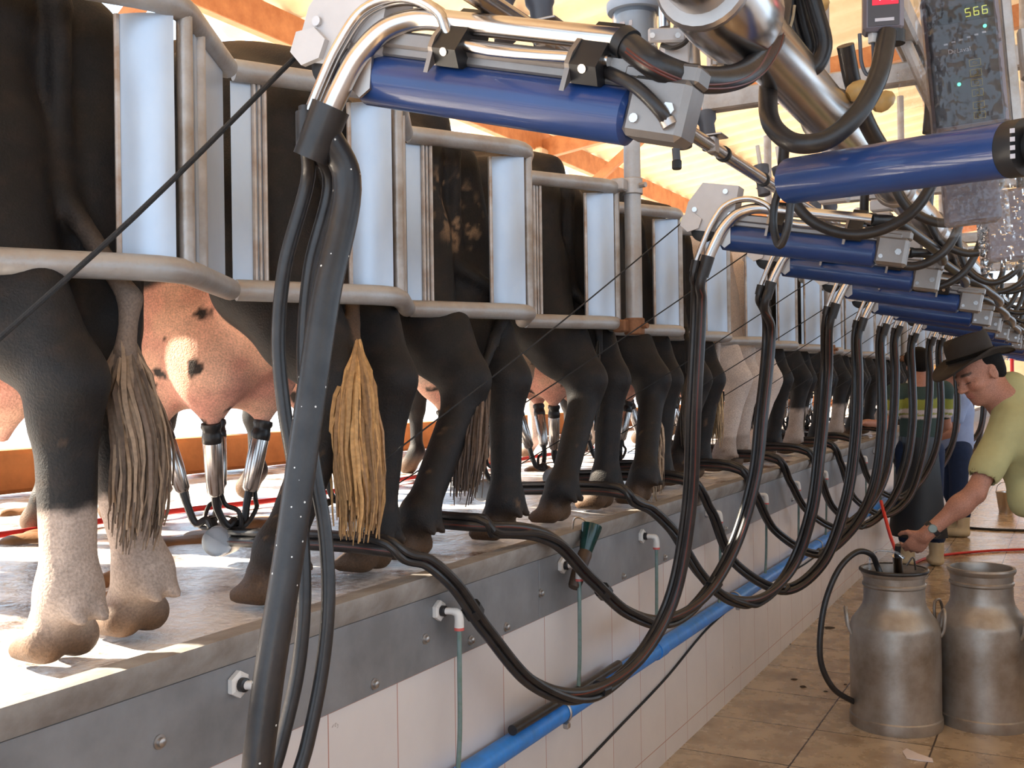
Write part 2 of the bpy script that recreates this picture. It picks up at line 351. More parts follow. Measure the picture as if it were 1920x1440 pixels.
# ------------------------------------------------------------------ smooth bodies grown from fields
def _h(ix, iy, iz, seed):
    n = (ix*374761393+iy*668265263+iz*2147483647+seed*974634777) & 0x7fffffff
    n = ((n ^ (n >> 13))*1274126177) & 0x7fffffff
    return ((n ^ (n >> 16)) & 0xffff)/65535.
def vnoise(P, s, seed=0, octv=3):
    P = np.asarray(P, float)*s; out = np.zeros(len(P)); amp = 1; tot = 0
    for o in range(octv):
        q = P*(2**o)+seed*17.3; i = np.floor(q).astype(np.int64); f = q-i; f = f*f*(3-2*f); a = 0
        for dx in (0, 1):
            for dy in (0, 1):
                for dz in (0, 1):
                    a = a+_h(i[:, 0]+dx, i[:, 1]+dy, i[:, 2]+dz, seed+o)*(f[:, 0] if dx else 1-f[:, 0])*(f[:, 1] if dy else 1-f[:, 1])*(f[:, 2] if dz else 1-f[:, 2])
        out += a*amp; tot += amp; amp *= .5
    return out/tot
def fcap(P, a, b, ra, rb, sc):
    a = np.array(a, np.float32); b = np.array(b, np.float32)
    if sc is not None: s = np.array(sc, np.float32); P = P*s; a = a*s; b = b*s
    ba = b-a; L = float(ba@ba)+1e-9; h = np.clip(((P-a)@ba)/L, 0, 1)
    d = np.sqrt((((P-a)-h[..., None]*ba)**2).sum(-1))-(ra+(rb-ra)*h)
    return d/(max(sc) if sc is not None else 1)
def fell(P, c, r, rot):
    q = P-np.array(c, np.float32)
    if rot is not None: q = q @ np.array(rot, np.float32)
    r = np.array(r, np.float32); k0 = np.sqrt(((q/r)**2).sum(-1)); k1 = np.sqrt(((q/r**2)**2).sum(-1))+1e-6
    return k0*(k0-1)/k1
def C_(a, b, ra, rb=None, k=.03, sc=None, op='u'): return ('c', a, b, ra, ra if rb is None else rb, sc, k, op)
def E_(c, r, k=.03, rot=None, op='u'): return ('e', c, r, rot, None, None, k, op)
def fval(p, P): return fcap(P, p[1], p[2], p[3], p[4], p[5]) if p[0] == 'c' else fell(P, p[1], p[2], p[3])
def pbox(p):
    if p[0] == 'c':
        r = max(p[3], p[4]); r = r/(min(p[5]) if p[5] is not None else 1); a, b = np.array(p[1]), np.array(p[2]); return np.minimum(a, b)-r, np.maximum(a, b)+r
    r = max(p[2]) if p[3] is not None else np.array(p[2]); return np.array(p[1])-r, np.array(p[1])+r
def grow(prims, vox):
    bb = [pbox(p) for p in prims if p[7] == 'u']; lo = np.min([b[0] for b in bb], 0)-3*vox; hi = np.max([b[1] for b in bb], 0)+3*vox
    n = np.ceil((hi-lo)/vox).astype(int)+1; D = np.full(n, .5, np.float32)
    for p in prims:
        a, b = pbox(p); k = p[6]; mg = k*1.2+3*vox
        i0 = np.clip(np.floor((a-mg-lo)/vox).astype(int), 0, n); i1 = np.clip(np.ceil((b+mg-lo)/vox).astype(int)+1, 0, n)
        if (i1 <= i0).any(): continue
        g = np.stack(np.meshgrid(*[(lo[j]+np.arange(i0[j], i1[j])*vox).astype(np.float32) for j in range(3)], indexing='ij'), -1)
        d = fval(p, g).astype(np.float32); S = D[i0[0]:i1[0], i0[1]:i1[1], i0[2]:i1[2]]
        if p[7] == 'u': h = np.clip(k-np.abs(S-d), 0, None)/max(k, 1e-6); S[...] = np.minimum(S, d)-h*h*k*.25
        else: h = np.clip(k-np.abs(S+d), 0, None)/max(k, 1e-6); S[...] = np.maximum(S, -d)+h*h*k*.25
    s = D < 0; c = np.zeros(n-1, np.int32); A = np.zeros((*(n-1), 3), np.float32); Wt = np.zeros(n-1, np.float32)
    sl = lambda o, m: tuple(slice(o[j], n[j]-1+o[j]) for j in range(3))
    for ax in range(3):
        oth = [j for j in range(3) if j != ax]
        for u in (0, 1):
            for v in (0, 1):
                o = [0, 0, 0]; o[oth[0]] = u; o[oth[1]] = v; o2 = list(o); o2[ax] = 1
                a = D[sl(o, 0)]; b = D[sl(o2, 0)]; cr = (a < 0) != (b < 0); t = np.where(cr, a/np.where(cr, a-b, 1), 0)
                for j in range(3): A[..., j] += np.where(cr, (t if j == ax else o[j]), 0)
                Wt += cr
    act = Wt > 0; idx = -np.ones(n-1, np.int64); idx[act] = np.arange(act.sum())
    cc = np.argwhere(act); V = lo+(cc+A[act]/Wt[act][:, None])*vox; F = []
    for ax in range(3):
        oth = [j for j in range(3) if j != ax]; sa = [slice(1, n[j]-1) for j in range(3)]; sa[ax] = slice(0, n[ax]-1); sb = list(sa); sb[ax] = slice(1, n[ax])
        a = s[tuple(sa)]; b = s[tuple(sb)]; cr = np.argwhere(a != b)
        if not len(cr): continue
        st = a[tuple(cr.T)]; base = cr.copy(); base[:, oth[0]] += 1; base[:, oth[1]] += 1
        q = []
        for (u, v) in ((0, 0), (1, 0), (1, 1), (0, 1)):
            e = base.copy(); e[:, oth[0]] -= u; e[:, oth[1]] -= v; q.append(idx[tuple(e.T)])
        q = np.stack(q, 1); fl = st if ax != 1 else ~st; q[~fl] = q[~fl][:, ::-1]; F.append(q)
    F = np.concatenate(F); F = F[(F >= 0).all(1)]
    return V.astype(float), F
def relax(V, F, it=2):
    E = np.concatenate([F[:, [0, 1]], F[:, [1, 2]], F[:, [2, 3]], F[:, [3, 0]]]); E = np.concatenate([E, E[:, ::-1]])
    for _ in range(it):
        S = np.zeros_like(V); c = np.zeros(len(V)); np.add.at(S, E[:, 0], V[E[:, 1]]); np.add.at(c, E[:, 0], 1); V = V*.4+.6*S/np.maximum(c, 1)[:, None]
    return V
def flesh(name, prims, vox, m, parent=None, colf=None, world=True, loc=None, it=2, disp=None):
    V, F = grow(prims, vox); V = relax(V, F, it)
    if disp is not None: V = disp(V)
    cols = colf(V) if colf is not None else None
    if parent is not None and world:
        im = np.array(mw(parent).inverted()); V = V @ im[:3, :3].T+im[:3, 3]
    if parent is None:
        base = np.array(loc) if loc is not None else np.array([(V[:, 0].min()+V[:, 0].max())/2, (V[:, 1].min()+V[:, 1].max())/2, V[:, 2].min()]); V = V-base
    me = bpy.data.meshes.new(name); me.vertices.add(len(V)); me.vertices.foreach_set('co', V.ravel().astype(np.float32))
    me.loops.add(len(F)*4); me.loops.foreach_set('vertex_index', F.ravel().astype(np.int32)); me.polygons.add(len(F)); me.polygons.foreach_set('loop_start', np.arange(len(F), dtype=np.int32)*4)
    me.update(calc_edges=True); me.validate(); fix_normals(me)
    me.polygons.foreach_set('use_smooth', [True]*len(me.polygons))
    if cols is not None:
        a = me.color_attributes.new('Col', 'FLOAT_COLOR', 'POINT'); a.data.foreach_set('color', np.concatenate([cols, np.ones((len(V), 1))], 1).ravel().astype(np.float32))
    me.materials.append(M[m]); o = bpy.data.objects.new(name, me); COL.objects.link(o)
    if parent is not None: o.parent = parent
    else: o.location = base
    return o

exec_order = []
# ================================================================== SETTING
PZ = .985                                    # top of the platform the cows stand on
struct('floor', MB().add([(-.0, -3, 0), (2.9, -3, 0), (2.9, 34, 0), (-.0, 34, 0)], [(0, 1, 2, 3)]), 'floortile', origin=(0, 0, 0))
# wall of the pit on the cows' side, tiled, with a concrete body behind
struct('wall_left', MB().box((-.06, 15.5, .48), (.12, 37, .96)), 'walltile', origin=(0, 0, 0))
# steel plate and dirty lip along the kerb
mb = MB()
for i in range(-2, 14):
    y0 = 2.745+(i-0)*2.6; mb.box((.002, y0-1.3, .857), (.008, 2.596, .174), bev=.001)
struct('trim_1', mb, 'plate', 'grey steel plates along the kerb', origin=(0, 0, 0))
struct('trim_2', MB().prism([(-.06, .95), (.004, .945), (.026, .983), (.026, 1.002), (.012, 1.003), (-.035, 1.0), (-.06, .98)], -3, 34, ax=1), 'lip', 'dirty lip on top of the kerb', origin=(0, 0, 0))
# platform under the cows and the yard behind
N = 120
def platform(x0, x1, y0, y1, nx, ny, base, name, amp):
    xs = np.linspace(x0, x1, nx); ys = np.linspace(y0, y1, ny); X, Y = np.meshgrid(xs, ys, indexing='ij'); P = np.stack([X.ravel(), Y.ravel(), np.zeros(X.size)], 1)
    z = (vnoise(P, 6, 3, 4)-.5)*amp; z += np.clip(vnoise(P, 2.2, 9, 4)-.60, 0, 1)*amp*3
    edge = np.clip((X.ravel()-x0)/.1, 0, 1) if x1 > 1 else np.clip((x1-X.ravel())/.10, 0, 1)
    P[:, 2] = base+z*edge
    f = [(i*ny+j, (i+1)*ny+j, (i+1)*ny+j+1, i*ny+j+1) for i in range(nx-1) for j in range(ny-1)]
    return struct(name, MB().add(P, f), 'ground', 'wet soiled platform', sharp=80, origin=(0, 0, 0))
platform(-3.2, -.03, -1.5, 12, 130, 560, PZ-.002, 'floor_platform', .02)
struct('floor_yard', MB().box((-16.6, 15, .49), (26.8, 60, 1.0)).box((-1.65, 23, .49), (3.1, 22, 1.0)).box((-1.65, -2.3, .49), (3.1, 1.6, 1.0)), 'ground', origin=(0, 0, 0))
# opposite side of the pit (mirror platform)
struct('wall_right', MB().box((2.75, 15.5, .48), (.12, 37, .96)), 'walltile', origin=(0, 0, 0))
struct('floor_platform_right', MB().box((7.7, 15.5, .5), (9.8, 37, 1.0)), 'ground', origin=(0, 0, 0))

# roof: corrugated sheets, purlins, rafters, columns
RX0, RX1, RZ0, RM = -4.3, 1.3, 4.42, .13
def rz(x): return RZ0+RM*(x-RX0) if x <= RX1 else RZ0+RM*(RX1-RX0)-RM*(x-RX1)
mb = MB(); ys = np.arange(-4, 36, .045); wv = .028*np.sign(np.sin(ys*2*math.pi/.45))*np.minimum(1, abs(np.sin(ys*2*math.pi/.45))*1.8)
for xa, xb in ((RX0-.5, RX1), (RX1, 9.)):
    v = [(x, y, rz(x)+.10+w) for x in (xa, xb) for y, w in zip(ys, wv)]; n = len(ys)
    mb.add(v, [(i, i+1, n+i+1, n+i) for i in range(n-1)])
struct('ceiling', mb, 'roof', sharp=50, origin=(0, 0, 0))
def beam(mb, a, b, w, h):
    a = np.array(a, float); b = np.array(b, float); d = b-a; L = np.linalg.norm(d); d /= L; s_ = np.cross(d, [0, 0, 1]); s_ /= np.linalg.norm(s_); u_ = np.cross(s_, d)
    mb.box((a+b)/2, (L, w, h), rot=np.stack([d, s_, u_], 1), bev=.006)
k = 3
for x in (-4.15, -2.75, -1.35, .05, 1.3, 2.8, 4.3, 5.8):
    m_ = MB(); h_ = .26 if x < -4 else .13
    beam(m_, (x, -4, rz(x)+.08-h_/2-.02), (x, 35, rz(x)+.08-h_/2-.02), .09, h_); struct('trim_%d' % k, m_, 'orange', 'orange roof purlin'); k += 1
for y in (-2.3, 4.4, 11.0, 17.6, 24.2, 30.8):
    m_ = MB(); beam(m_, (-4.1, y+.12, rz(-4.1)-.16), (1.3, y+.12, rz(1.3)-.16), .10, .22); beam(m_, (1.3, y+.12, rz(1.3)-.16), (6.5, y+.12, rz(6.5)-.16), .10, .22)
    beam(m_, (-4.1, y+.0, 3.3), (-2.6, y+.0, rz(-2.6)-.25), .08, .10)
    struct('trim_%d' % k, m_, 'orange', 'orange roof rafter with its brace'); k += 1
    m_ = MB().box((-4.15, y, 2.62), (.24, .24, 3.3), bev=.02); struct('trim_%d' % k, m_, 'cream', 'cream roof column'); k += 1
# low wall and feed rail in front of the cows' heads
struct('wall_feed', MB().box((-2.95, 15, 1.10), (.16, 36, .20), bev=.02), 'ocher', origin=(0, 0, 0))
# far gate wall closing the shed end (low, the day shines above it)
struct('wall_back', MB().box((-2.0, 33.9, 1.3), (9.8, .2, 2.6)).box((1.45, 33.9, .4), (3.0, .2, .8)), 'cream', origin=(0, 0, 0))

# ================================================================== RUMP RAILS
PER = .7
PK = lambda k: np.array([-.04, 1.40+PER*k]); VL = lambda k: np.array([-.25, 1.75+PER*k])   # peak k, valley after it
ZL, ZU = 1.685, 2.18
ORD = ['first', 'second', 'third', 'fourth', 'fifth', 'sixth', 'seventh', 'eighth', 'ninth', 'tenth', 'eleventh', 'twelfth', 'thirteenth', 'fourteenth', 'fifteenth', 'sixteenth', 'seventeenth', 'eighteenth', 'nineteenth', 'twentieth']
def fillet(pts, r, z, n=5):
    out = [np.array([*pts[0], z])]
    for a, b, c in zip(pts[:-2], pts[1:-1], pts[2:]):
        d1 = (a-b)/np.linalg.norm(a-b); d2 = (c-b)/np.linalg.norm(c-b); p = b+d1*r; q = b+d2*r
        for t in np.linspace(0, 1, n): x = (1-t)**2*p+2*t*(1-t)*b+t*t*q; out.append(np.array([*x, z]))
    out.append(np.array([*pts[-1], z])); return out
def bay(k, label):
    """one bay: from valley k-1 forward to peak k and back towards valley k"""
    v0, p, v1 = VL(k-1), PK(k), VL(k); o = thing('rump_rail_bay', label, 'cow stall rail', (p[0], p[1], ZL-.03), group='zigzag rump rail bays beside the pit')
    mid0 = v0
    for nm, z, dz in (('lower_rail', ZL, 0), ('upper_rail', ZU, 0)):
        e0 = v0+(VL(k-1)-PK(k-1))*-.0; path = fillet([v0+(p-v0)*.03, p, v1-(v1-p)*.03], .075, z)
        MB().tube(path, .0245, 16, smooth=0).build(nm, 'rustgalv', o)
    # splash panels (curved sheets) between the rails
    d = (p-v0)/np.linalg.norm(p-v0); nrm = np.array([d[1], -d[0]])            # outward, to the pit
    def sheet(s0, s1, bulge, name, edge_at):
        n = 9; z0, z1 = ZL+.022, ZU-.022; prof = []
        for t in np.linspace(0, 1, n):
            q = v0+(p-v0)*(s0+(s1-s0)*t); c = -nrm*(.012+bulge*(1-t if edge_at == 0 else t)**2); prof.append(q+c)
        V = []; th = .003
        for off in (0, -th):
            for q in prof: V.append((*(q+nrm*off), z0)); V.append((*(q+nrm*off), z1))
        F = []
        for i in range(n-1):
            F.append((2*i, 2*i+2, 2*i+3, 2*i+1)); b = 2*n; F.append((b+2*i, b+2*i+1, b+2*i+3, b+2*i+2)); F.append((2*i, 2*i+b, 2*i+2+b, 2*i+2)); F.append((2*i+1, 2*i+3, 2*i+3+b, 2*i+1+b))
        F.append((0, 1, 1+2*n, 2*n)); F.append((2*n-2, 4*n-2, 4*n-1, 2*n-1))
        s_ = MB().add(V, F).build(name, 'panel', o, sharp=40)
        e = prof[0] if edge_at == 0 else prof[-1]; m_ = MB()
        sgn = 1 if edge_at == 0 else -1
        for j in range(3): q = e+d*sgn*(.004+.012*j)+nrm*(.004-.001*j); m_.tube([(*q, z0), (*q, z1)], [.006, .004, .006][j], 8)
        m_.build('rolled_edge', 'panel_edge', s_)
    sheet(.75, .985, .05, 'splash_panel', 0); sheet(.02, .215, .0, 'splash_panel', 1)
    # return sheet behind the peak and the two upright pipes
    MB().box((*((p*.45+v1*.55)), (ZL+ZU)/2), (.004, .24, ZU-ZL-.05), rot=Matrix.Rotation(math.atan2((v1-p)[1], (v1-p)[0])-math.pi/2, 3, 'Z')).build('splash_panel', 'panel', o)
    for q in (p+(v1-p)*.10-nrm*.0, p+(v1-p)*.34): MB().tube([(*q, ZL-.002), (*q, ZU+.012)], .0155, 12).build('upright_pipe', 'galv', o)
    return o
for k in range(-1, 22):
    nm = ORD[k+1] if k+1 < len(ORD) else 'far'
    pos = {0: 'nearest complete bay of the galvanised zigzag rail with pale splash panels, at the left edge', 1: 'galvanised zigzag rail bay with pale panels behind the near hanging hoses',
           2: 'galvanised rail bay in the middle framing the dung speckled black rump', 3: 'galvanised rail bay ending at the upright post with its clamps'}
    bay(k, pos.get(k, ('galvanised rump rail bay, %s counted from the camera' % ORD[k+1]) if k+1 < 10 else 'distant galvanised rump rail bay behind the row of hanging hoses'))
# posts carrying the rails
for k in (3, 8, 13, 18):
    x, y = -.012, 1.40+PER*k+.085
    t = thing('rail_post', 'grey upright post clamped to the rump rail, %s from the camera' % {3: 'nearest one', 8: 'second one', 13: 'third one', 18: 'farthest one'}[k], 'post', (x, y, 1.655), group='posts of the rump rail')
    MB().tube([(x, y, 1.655), (x, y, 4.2)], .031, 18).build('post_pipe', 'rustgalv', t)
    MB().tube(np.array([(x, y, 2.50), (x-.1, y+.05, 2.46), (x-.3, y+.15, 2.47), (x-.42, y+.2, 2.6), (x-.45, y+.22, 3.2)]), .027, 12, smooth=6).build('side_arm', 'galv', t)
    for z in (ZL-.01, ZU+.01):
        c = MB().cyl((x, y, z-.03), (x, y, z+.03), .038, 18, bev=.003); c.box((x-.03, y-.055, z), (.05, .05, .045), bev=.005); c.cyl((x+.035, y-.01, z), (x+.058, y-.016, z), .01, 8)
        c.build('clamp', 'rust' if z < 2 else 'galv', t)

# ================================================================== COWS
DV = (PK(0)-VL(-1))/np.linalg.norm(PK(0)-VL(-1)); CANG = R(177); FV = np.array([math.cos(CANG), math.sin(CANG)]); LV = np.array([-FV[1], FV[0]]); NV = -FV
def cow_origin(k, sh=0., back=0.): return np.array([-.235-back, 1.32+PER*k+sh, PZ])
def tolocal(O, P):
    d = np.array(P[:2])-O[:2]; return np.array([d@FV, d@LV, (P[2]-O[2]) if len(P) > 2 else 0.])
def hashcol(c1, c2, t): return np.array(c1)[None]*(1-t[:, None])+np.array(c2)[None]*t[:, None]
def sstep(a, b, x): t = np.clip((x-a)/(b-a), 0, 1); return t*t*(3-2*t)
def cow_prims(hl, hr, udder=1., tail=None, seed=0, uz=0., hko=(0, 0)):
    P = []
    P += [C_((.55, 0, .98), (1.55, 0, .93), .31, .32, .1, (1, 1.12, .92)), E_((.95, 0, .82), (.60, .32, .33), .1), E_((1.5, 0, .85), (.30, .23, .42), .1)]
    P += [E_((.36, 0, 1.12), (.32, .24, .27), .08), C_((.10, 0, 1.30), (.55, 0, 1.37), .055, .075, .08), C_((.55, 0, 1.36), (1.6, 0, 1.38), .075, .09, .08)]
    for s in (-1, 1):
        P += [C_((.07, .10*s, 1.19), (.30, .18*s, 1.25), .055, .09, .07), C_((.42, .23*s, 1.29), (.55, .19*s, 1.26), .055, .09, .06)]
        P += [E_((.18, .13*s, 1.02), (.18, .115, .24), .07), E_((.58, .14*s, 1.04), (.26, .12, .18), .08)]
    for s, h in ((1, hl), (-1, hr)):
        hx, hy = h[0], h[1]; hip = np.array([.17, .125*s, .95]); st = np.array([.155, .125*s, .74]); fet = np.array([hx-.01, hy, .13])
        hk = np.array([.3*hx-.085, .2*hy+.8*.085*s, .46]); hk = hk+(np.array([hko[0], hko[1], 0]) if s < 0 else 0)
        P += [C_(hip, st, .14, .10, .07), C_((.10, .11*s, .90), (hk+st)/2+(-.01, 0, .01), .115, .085, .07), C_(st, hk+(.03, 0, .05), .10, .068, .07)]
        P += [C_(hk+(-.018, 0, .035), hk+(.015, 0, -.03), .052, .056, .04), C_((hk+st)/2+(-.1, 0, .06), hk+(-.025, 0, .03), .036, .032, .05), C_(hk+(.01, 0, -.02), fet, .054, .045, .03)]
        P += [E_(fet, (.058, .055, .055), .03), C_(fet+(-.045, .022, -.025), fet+(-.062, .022, -.04), .018, .013, .01), C_(fet+(-.045, -.022, -.025), fet+(-.062, -.022, -.04), .018, .013, .01)]
        P += [C_(fet, fet+(.035, 0, -.06), .044, .050, .02)]+[C_(fet+(.025, .031*q, -.082), fet+(.098, .031*q, -.104), .040, .020, .006) for q in (-1, 1)]
    for s in (-1, 1):
        fx = 1.46+.06*s*(1 if seed % 2 else -1)
        P += [C_((1.52, .19*s, .90), (1.46, .17*s, .62), .13, .085, .07), C_((1.46, .17*s, .62), (fx, .14*s, .36), .075, .05, .05), E_((fx+.01, .14*s, .36), (.05, .047, .055), .03), C_((fx, .14*s, .34), (fx, .14*s, .13), .038, .034, .03), E_((fx, .14*s, .12), (.045, .045, .04), .03), C_((fx, .14*s, .12), (fx+.06, .14*s, .045), .04, .052, .03)]
    P += [C_((1.62, 0, 1.02), (2.02, 0, 1.10), .23, .15, .1, (1, 1.25, 1)), C_((2.02, 0, 1.12), (2.14, 0, 1.14), .13, .125, .06), C_((2.12, 0, 1.13), (2.46, 0, .92), .12, .075, .05), E_((2.47, 0, .91), (.075, .07, .065), .03), C_((1.95, 0, .92), (1.6, 0, .72), .06, .10, .08)]
    for s in (-1, 1): P += [E_((2.06, .19*s, 1.18), (.05, .11, .035), .03), C_((2.12, .07*s, 1.24), (2.14, .13*s, 1.30), .022, .012, .02)]
    U = []
    if udder:
        u = udder
        U = [E_((.46, 0, .65+uz), (.25*u, .20*u, .23), .05), E_((.26, 0, .72+uz), (.15*u, .13*u, .20), .05)]+[E_((x, y*u, .54+uz), (.115, .095, .125), .04) for x, y in ((.36, .09), (.36, -.09), (.56, .095), (.56, -.095))]
        for x, y in TEATS: U += [C_((x, y*u, .47+uz), (x, y*u, .385+uz), .036, .017, .05)]
    Tl = []
    if tail is not None:
        pts = [np.array(p) for p in tail]; n = len(pts)-1
        for i, (a, b) in enumerate(zip(pts[:-1], pts[1:])): Tl.append(C_(a, b,   .026-.010*i/n, .026-.010*(i+1)/n, .018))
    return P, U, Tl
TEATS = ((.355, .095), (.355, -.095), (.545, .10), (.545, -.10))
WHITE = (.62, .52, .46); PINK = (.86, .50, .36); BLK = (.010, .009, .0095); TAN = (.34, .27, .23); HOOF = (.10, .055, .03); DUNG = (.16, .09, .045)
def coat(P, body, U, pat):
    body = [p for p in body]
    def minf(pr):
        d = np.full(len(P), 9., np.float32); Q = P.astype(np.float32)
        for p in pr: d = np.minimum(d, fval(p, Q))
        return d
    n = len(P); c = np.tile(np.array(BLK), (n, 1)); nz = vnoise(P, 5, pat['seed'], 4); fine = vnoise(P, 40, 7, 3)
    c = hashcol(BLK, (.045, .026, .016), np.clip((fine-.45)*.8+sstep(1.28, 1.42, P[:, 2])*.9, 0, 1))
    mix = lambda m, col: c*(1-m[:, None])+np.array(col)[None]*m[:, None]
    th = pat.get('white', 9)                      # white patches
    big = vnoise(P, 1.7, pat['seed']+5, 3)
    c = mix(sstep(th, th+.015, big+.02*nz), WHITE)
    if 'side' in pat: c = mix(sstep(-.01, .01, P[:, 1]*pat['side']-.02+.12*(nz-.5)), WHITE)
    for (cx, cy, cz, r) in pat.get('patch', ()):
        d = np.linalg.norm((P-np.array([cx, cy, cz]))*np.array([1, 1, .7]), axis=1)+.09*(nz-.5); c = mix(1-sstep(r-.01, r+.01, d), WHITE)
    if U:
        m = sstep(-.012, .008, minf(body)-minf(U)); 
        uc = hashcol(PINK, (.72, .34, .26), sstep(.35, .65, vnoise(P, 9, 21, 3))); uc = uc*(.82+.36*fine[:, None])
        sp = sstep(pat.get('spot', .66), pat.get('spot', .66)+.04, vnoise(P, pat.get('sfreq', 24), pat['seed']+31, 2)); uc = uc*(1-sp[:, None])+np.array((.03, .022, .02))[None]*sp[:, None]
        if pat.get('uwhite'):
            wz = sstep(.46, .54, P[:, 2]); uc = uc*(1-wz[:, None])+np.array((.78, .62, .50))[None]*wz[:, None]; w = sstep(.50, .53, vnoise(P, 6, pat['seed']+2, 2))*sstep(.50, .53, P[:, 2]); uc = uc*(1-w[:, None])+np.array(BLK)[None]*w[:, None]
        c = c*(1-m[:, None])+uc*m[:, None]
    leg = pat.get('sock', 0.)
    if leg:
        hz = leg+.10*(nz-.5)+.03*(fine-.5); m = (1-sstep(hz-.012, hz+.012, P[:, 2])); c = mix(m, TAN); c = c*(.75+.5*fine[:, None]*np.minimum(1, m[:, None]+.5))
    mh = (1-sstep(.03, .09+.06*nz, P[:, 2])); c = mix(mh, HOOF)
    dg = sstep(.66, .74, vnoise(P, 48, 44, 4)*.7+.3*nz)*(1-sstep(.3, .5, P[:, 2]))*.6; c = mix(dg, DUNG)
    if pat.get('rump'):
        d = np.linalg.norm(P-np.array([-.02, .02, 1.02])*1., axis=1); m = sstep(.56, .66, vnoise(P, 34, 12, 3))*(1-sstep(.10, .17, d)); c = mix(m, (.20, .13, .08))
    tl = pat.get('tailpale')
    return np.clip(c, 0, 1)
def hair_switch(name, pts, parent, n, r0, r1, c1, c2, seed, m='tailhair'):
    """hair locks hanging along the path of the tail"""
    rs = np.random.RandomState(seed); P = np.array(pts, float); Ps, _ = spline(P, np.ones(len(P)), 6); mb_ = MB(); cols = []
    L = len(Ps); im = np.array(mw(parent).inverted())
    for i in range(n):
        st = int(rs.rand()**1.6*L*.62); en = int(min(L, max(st+8, L*(.72+.30*rs.rand())))); q = Ps[st:en:2]
        if len(q) < 3: q = Ps[-4:]
        a = rs.rand()*6.283; t = np.linspace(0, 1, len(q)); rad = r0+(r1-r0)*np.sin(np.linspace(st/L, 1, len(q))*2.2).clip(0, 1); rad = rad*(.35+.65*rs.rand())*(.25+.75*np.minimum(1, t*4+(st > 8)))
        w = np.stack([np.cos(a)*rad, np.sin(a)*rad*1.15, -.03*t*rs.rand()], 1); w += np.cumsum(rs.randn(len(q), 3)*.0022, 0); pp = q+w
        th = (.0035+.0045*rs.rand())*(r1/.05)**.5; n0 = mb_.n; mb_.tube(pp, th*np.interp(t, [0, .25, 1], [.35, 1, .3]), 4)
        col = np.array(c1)+(np.array(c2)-np.array(c1))*rs.rand(); cols.append(np.tile(col*(.7+.6*rs.rand()), (mb_.n-n0, 1)))
    V = np.concatenate(mb_.v)
    core = MB()
    o = mb_.build(name, m, parent)
    a = o.data.color_attributes.new('Col', 'FLOAT_COLOR', 'POINT'); C2 = np.concatenate(cols)
    if len(o.data.vertices) == len(C2): a.data.foreach_set('color', np.concatenate([C2, np.ones((len(C2), 1))], 1).ravel().astype(np.float32))
    return o
def build_cow(k, label, hooves, tailw, hairw, pat, vox=.014, sh=0., hko=(0, 0), udder=1., uz=0., haircol=((.50, .34, .18), (.20, .13, .08)), nh=110, hr_=(.02, .05)):
    O = cow_origin(k, sh); t = thing('dairy_cow', label, 'cow', tuple(O), CANG, group='dairy cows standing in the stall row')
    hl, hr = [tolocal(O, h) for h in hooves]
    hl[:2] = np.clip(hl[:2], (-.18, .06), (.12, .36)); hr[:2] = np.clip(hr[:2], (-.16, -.24), (.12, -.05))
    root = [np.array([.07, 0, 1.28]), np.array([.02, 0, 1.20]), np.array([.02, 0, .85])]
    tw = [tolocal(O, p) for p in tailw]; tl = root+tw
    P, U, Tl = cow_prims(hl, hr, udder, tl, k, uz, hko); pat = dict(pat); pat.setdefault('seed', k*3+1)
    V, F = grow(P+U+Tl, vox)
    o = flesh_local('body', P+U+Tl, vox, 'coat', t, lambda q: coat_tail(q, P, U, Tl, pat))
    hw = [np.array(p) for p in hairw]; hair_switch('tail_hair', hw, t, nh, hr_[0], hr_[1], haircol[0], haircol[1], k+3)
    return t
def coat_tail(q, P, U, Tl, pat):
    c = coat(q, P, U, pat)
    if pat.get('tailcol') is not None:
        d = np.full(len(q), 9., np.float32); Q = q.astype(np.float32)
        for p in Tl: d = np.minimum(d, fval(p, Q))
        m = (1-sstep(.004, .012, d))*(1-sstep(.6, .85, q[:, 2])); c = c*(1-m[:, None])+np.array(pat['tailcol'])[None]*m[:, None]
    return c
def flesh_local(name, prims, vox, m, parent, colf):
    V, F = grow(prims, vox); V = relax(V, F, 2); cols = colf(V)
    me = bpy.data.meshes.new(name); me.vertices.add(len(V)); me.vertices.foreach_set('co', V.ravel().astype(np.float32))
    me.loops.add(len(F)*4); me.loops.foreach_set('vertex_index', F.ravel().astype(np.int32)); me.polygons.add(len(F)); me.polygons.foreach_set('loop_start', np.arange(len(F), dtype=np.int32)*4)
    me.update(calc_edges=True); me.validate(); fix_normals(me); me.polygons.foreach_set('use_smooth', [True]*len(me.polygons))
    a = me.color_attributes.new('Col', 'FLOAT_COLOR', 'POINT'); a.data.foreach_set('color', np.concatenate([cols, np.ones((len(V), 1))], 1).ravel().astype(np.float32))
    me.materials.append(M[m]); o = bpy.data.objects.new(name, me); COL.objects.link(o); o.parent = parent; return o
A = at
def hf(X, Y): return A(X, Y, 2, PZ)
tw = lambda *q: [A(X, Y, 0, x) for X, Y, x in q]
build_cow(0, 'nearest black cow at the left edge with dirty pale lower legs and grey brown tail', (hf(125, 1250), hf(265, 1200)),
          tw((245, 560, -.12), (235, 660, -.11), (262, 780, -.09)), tw((236, 620, -.115), (240, 720, -.105), (262, 820, -.09), (262, 930, -.08), (252, 1005, -.075)),
          dict(sock=.27, spot=.9, tailcol=(.18, .13, .10)), vox=.010, haircol=((.30, .21, .14), (.11, .075, .055)), nh=330, hr_=(.026, .045), udder=.95, sh=-.01, hko=(.08, .03))
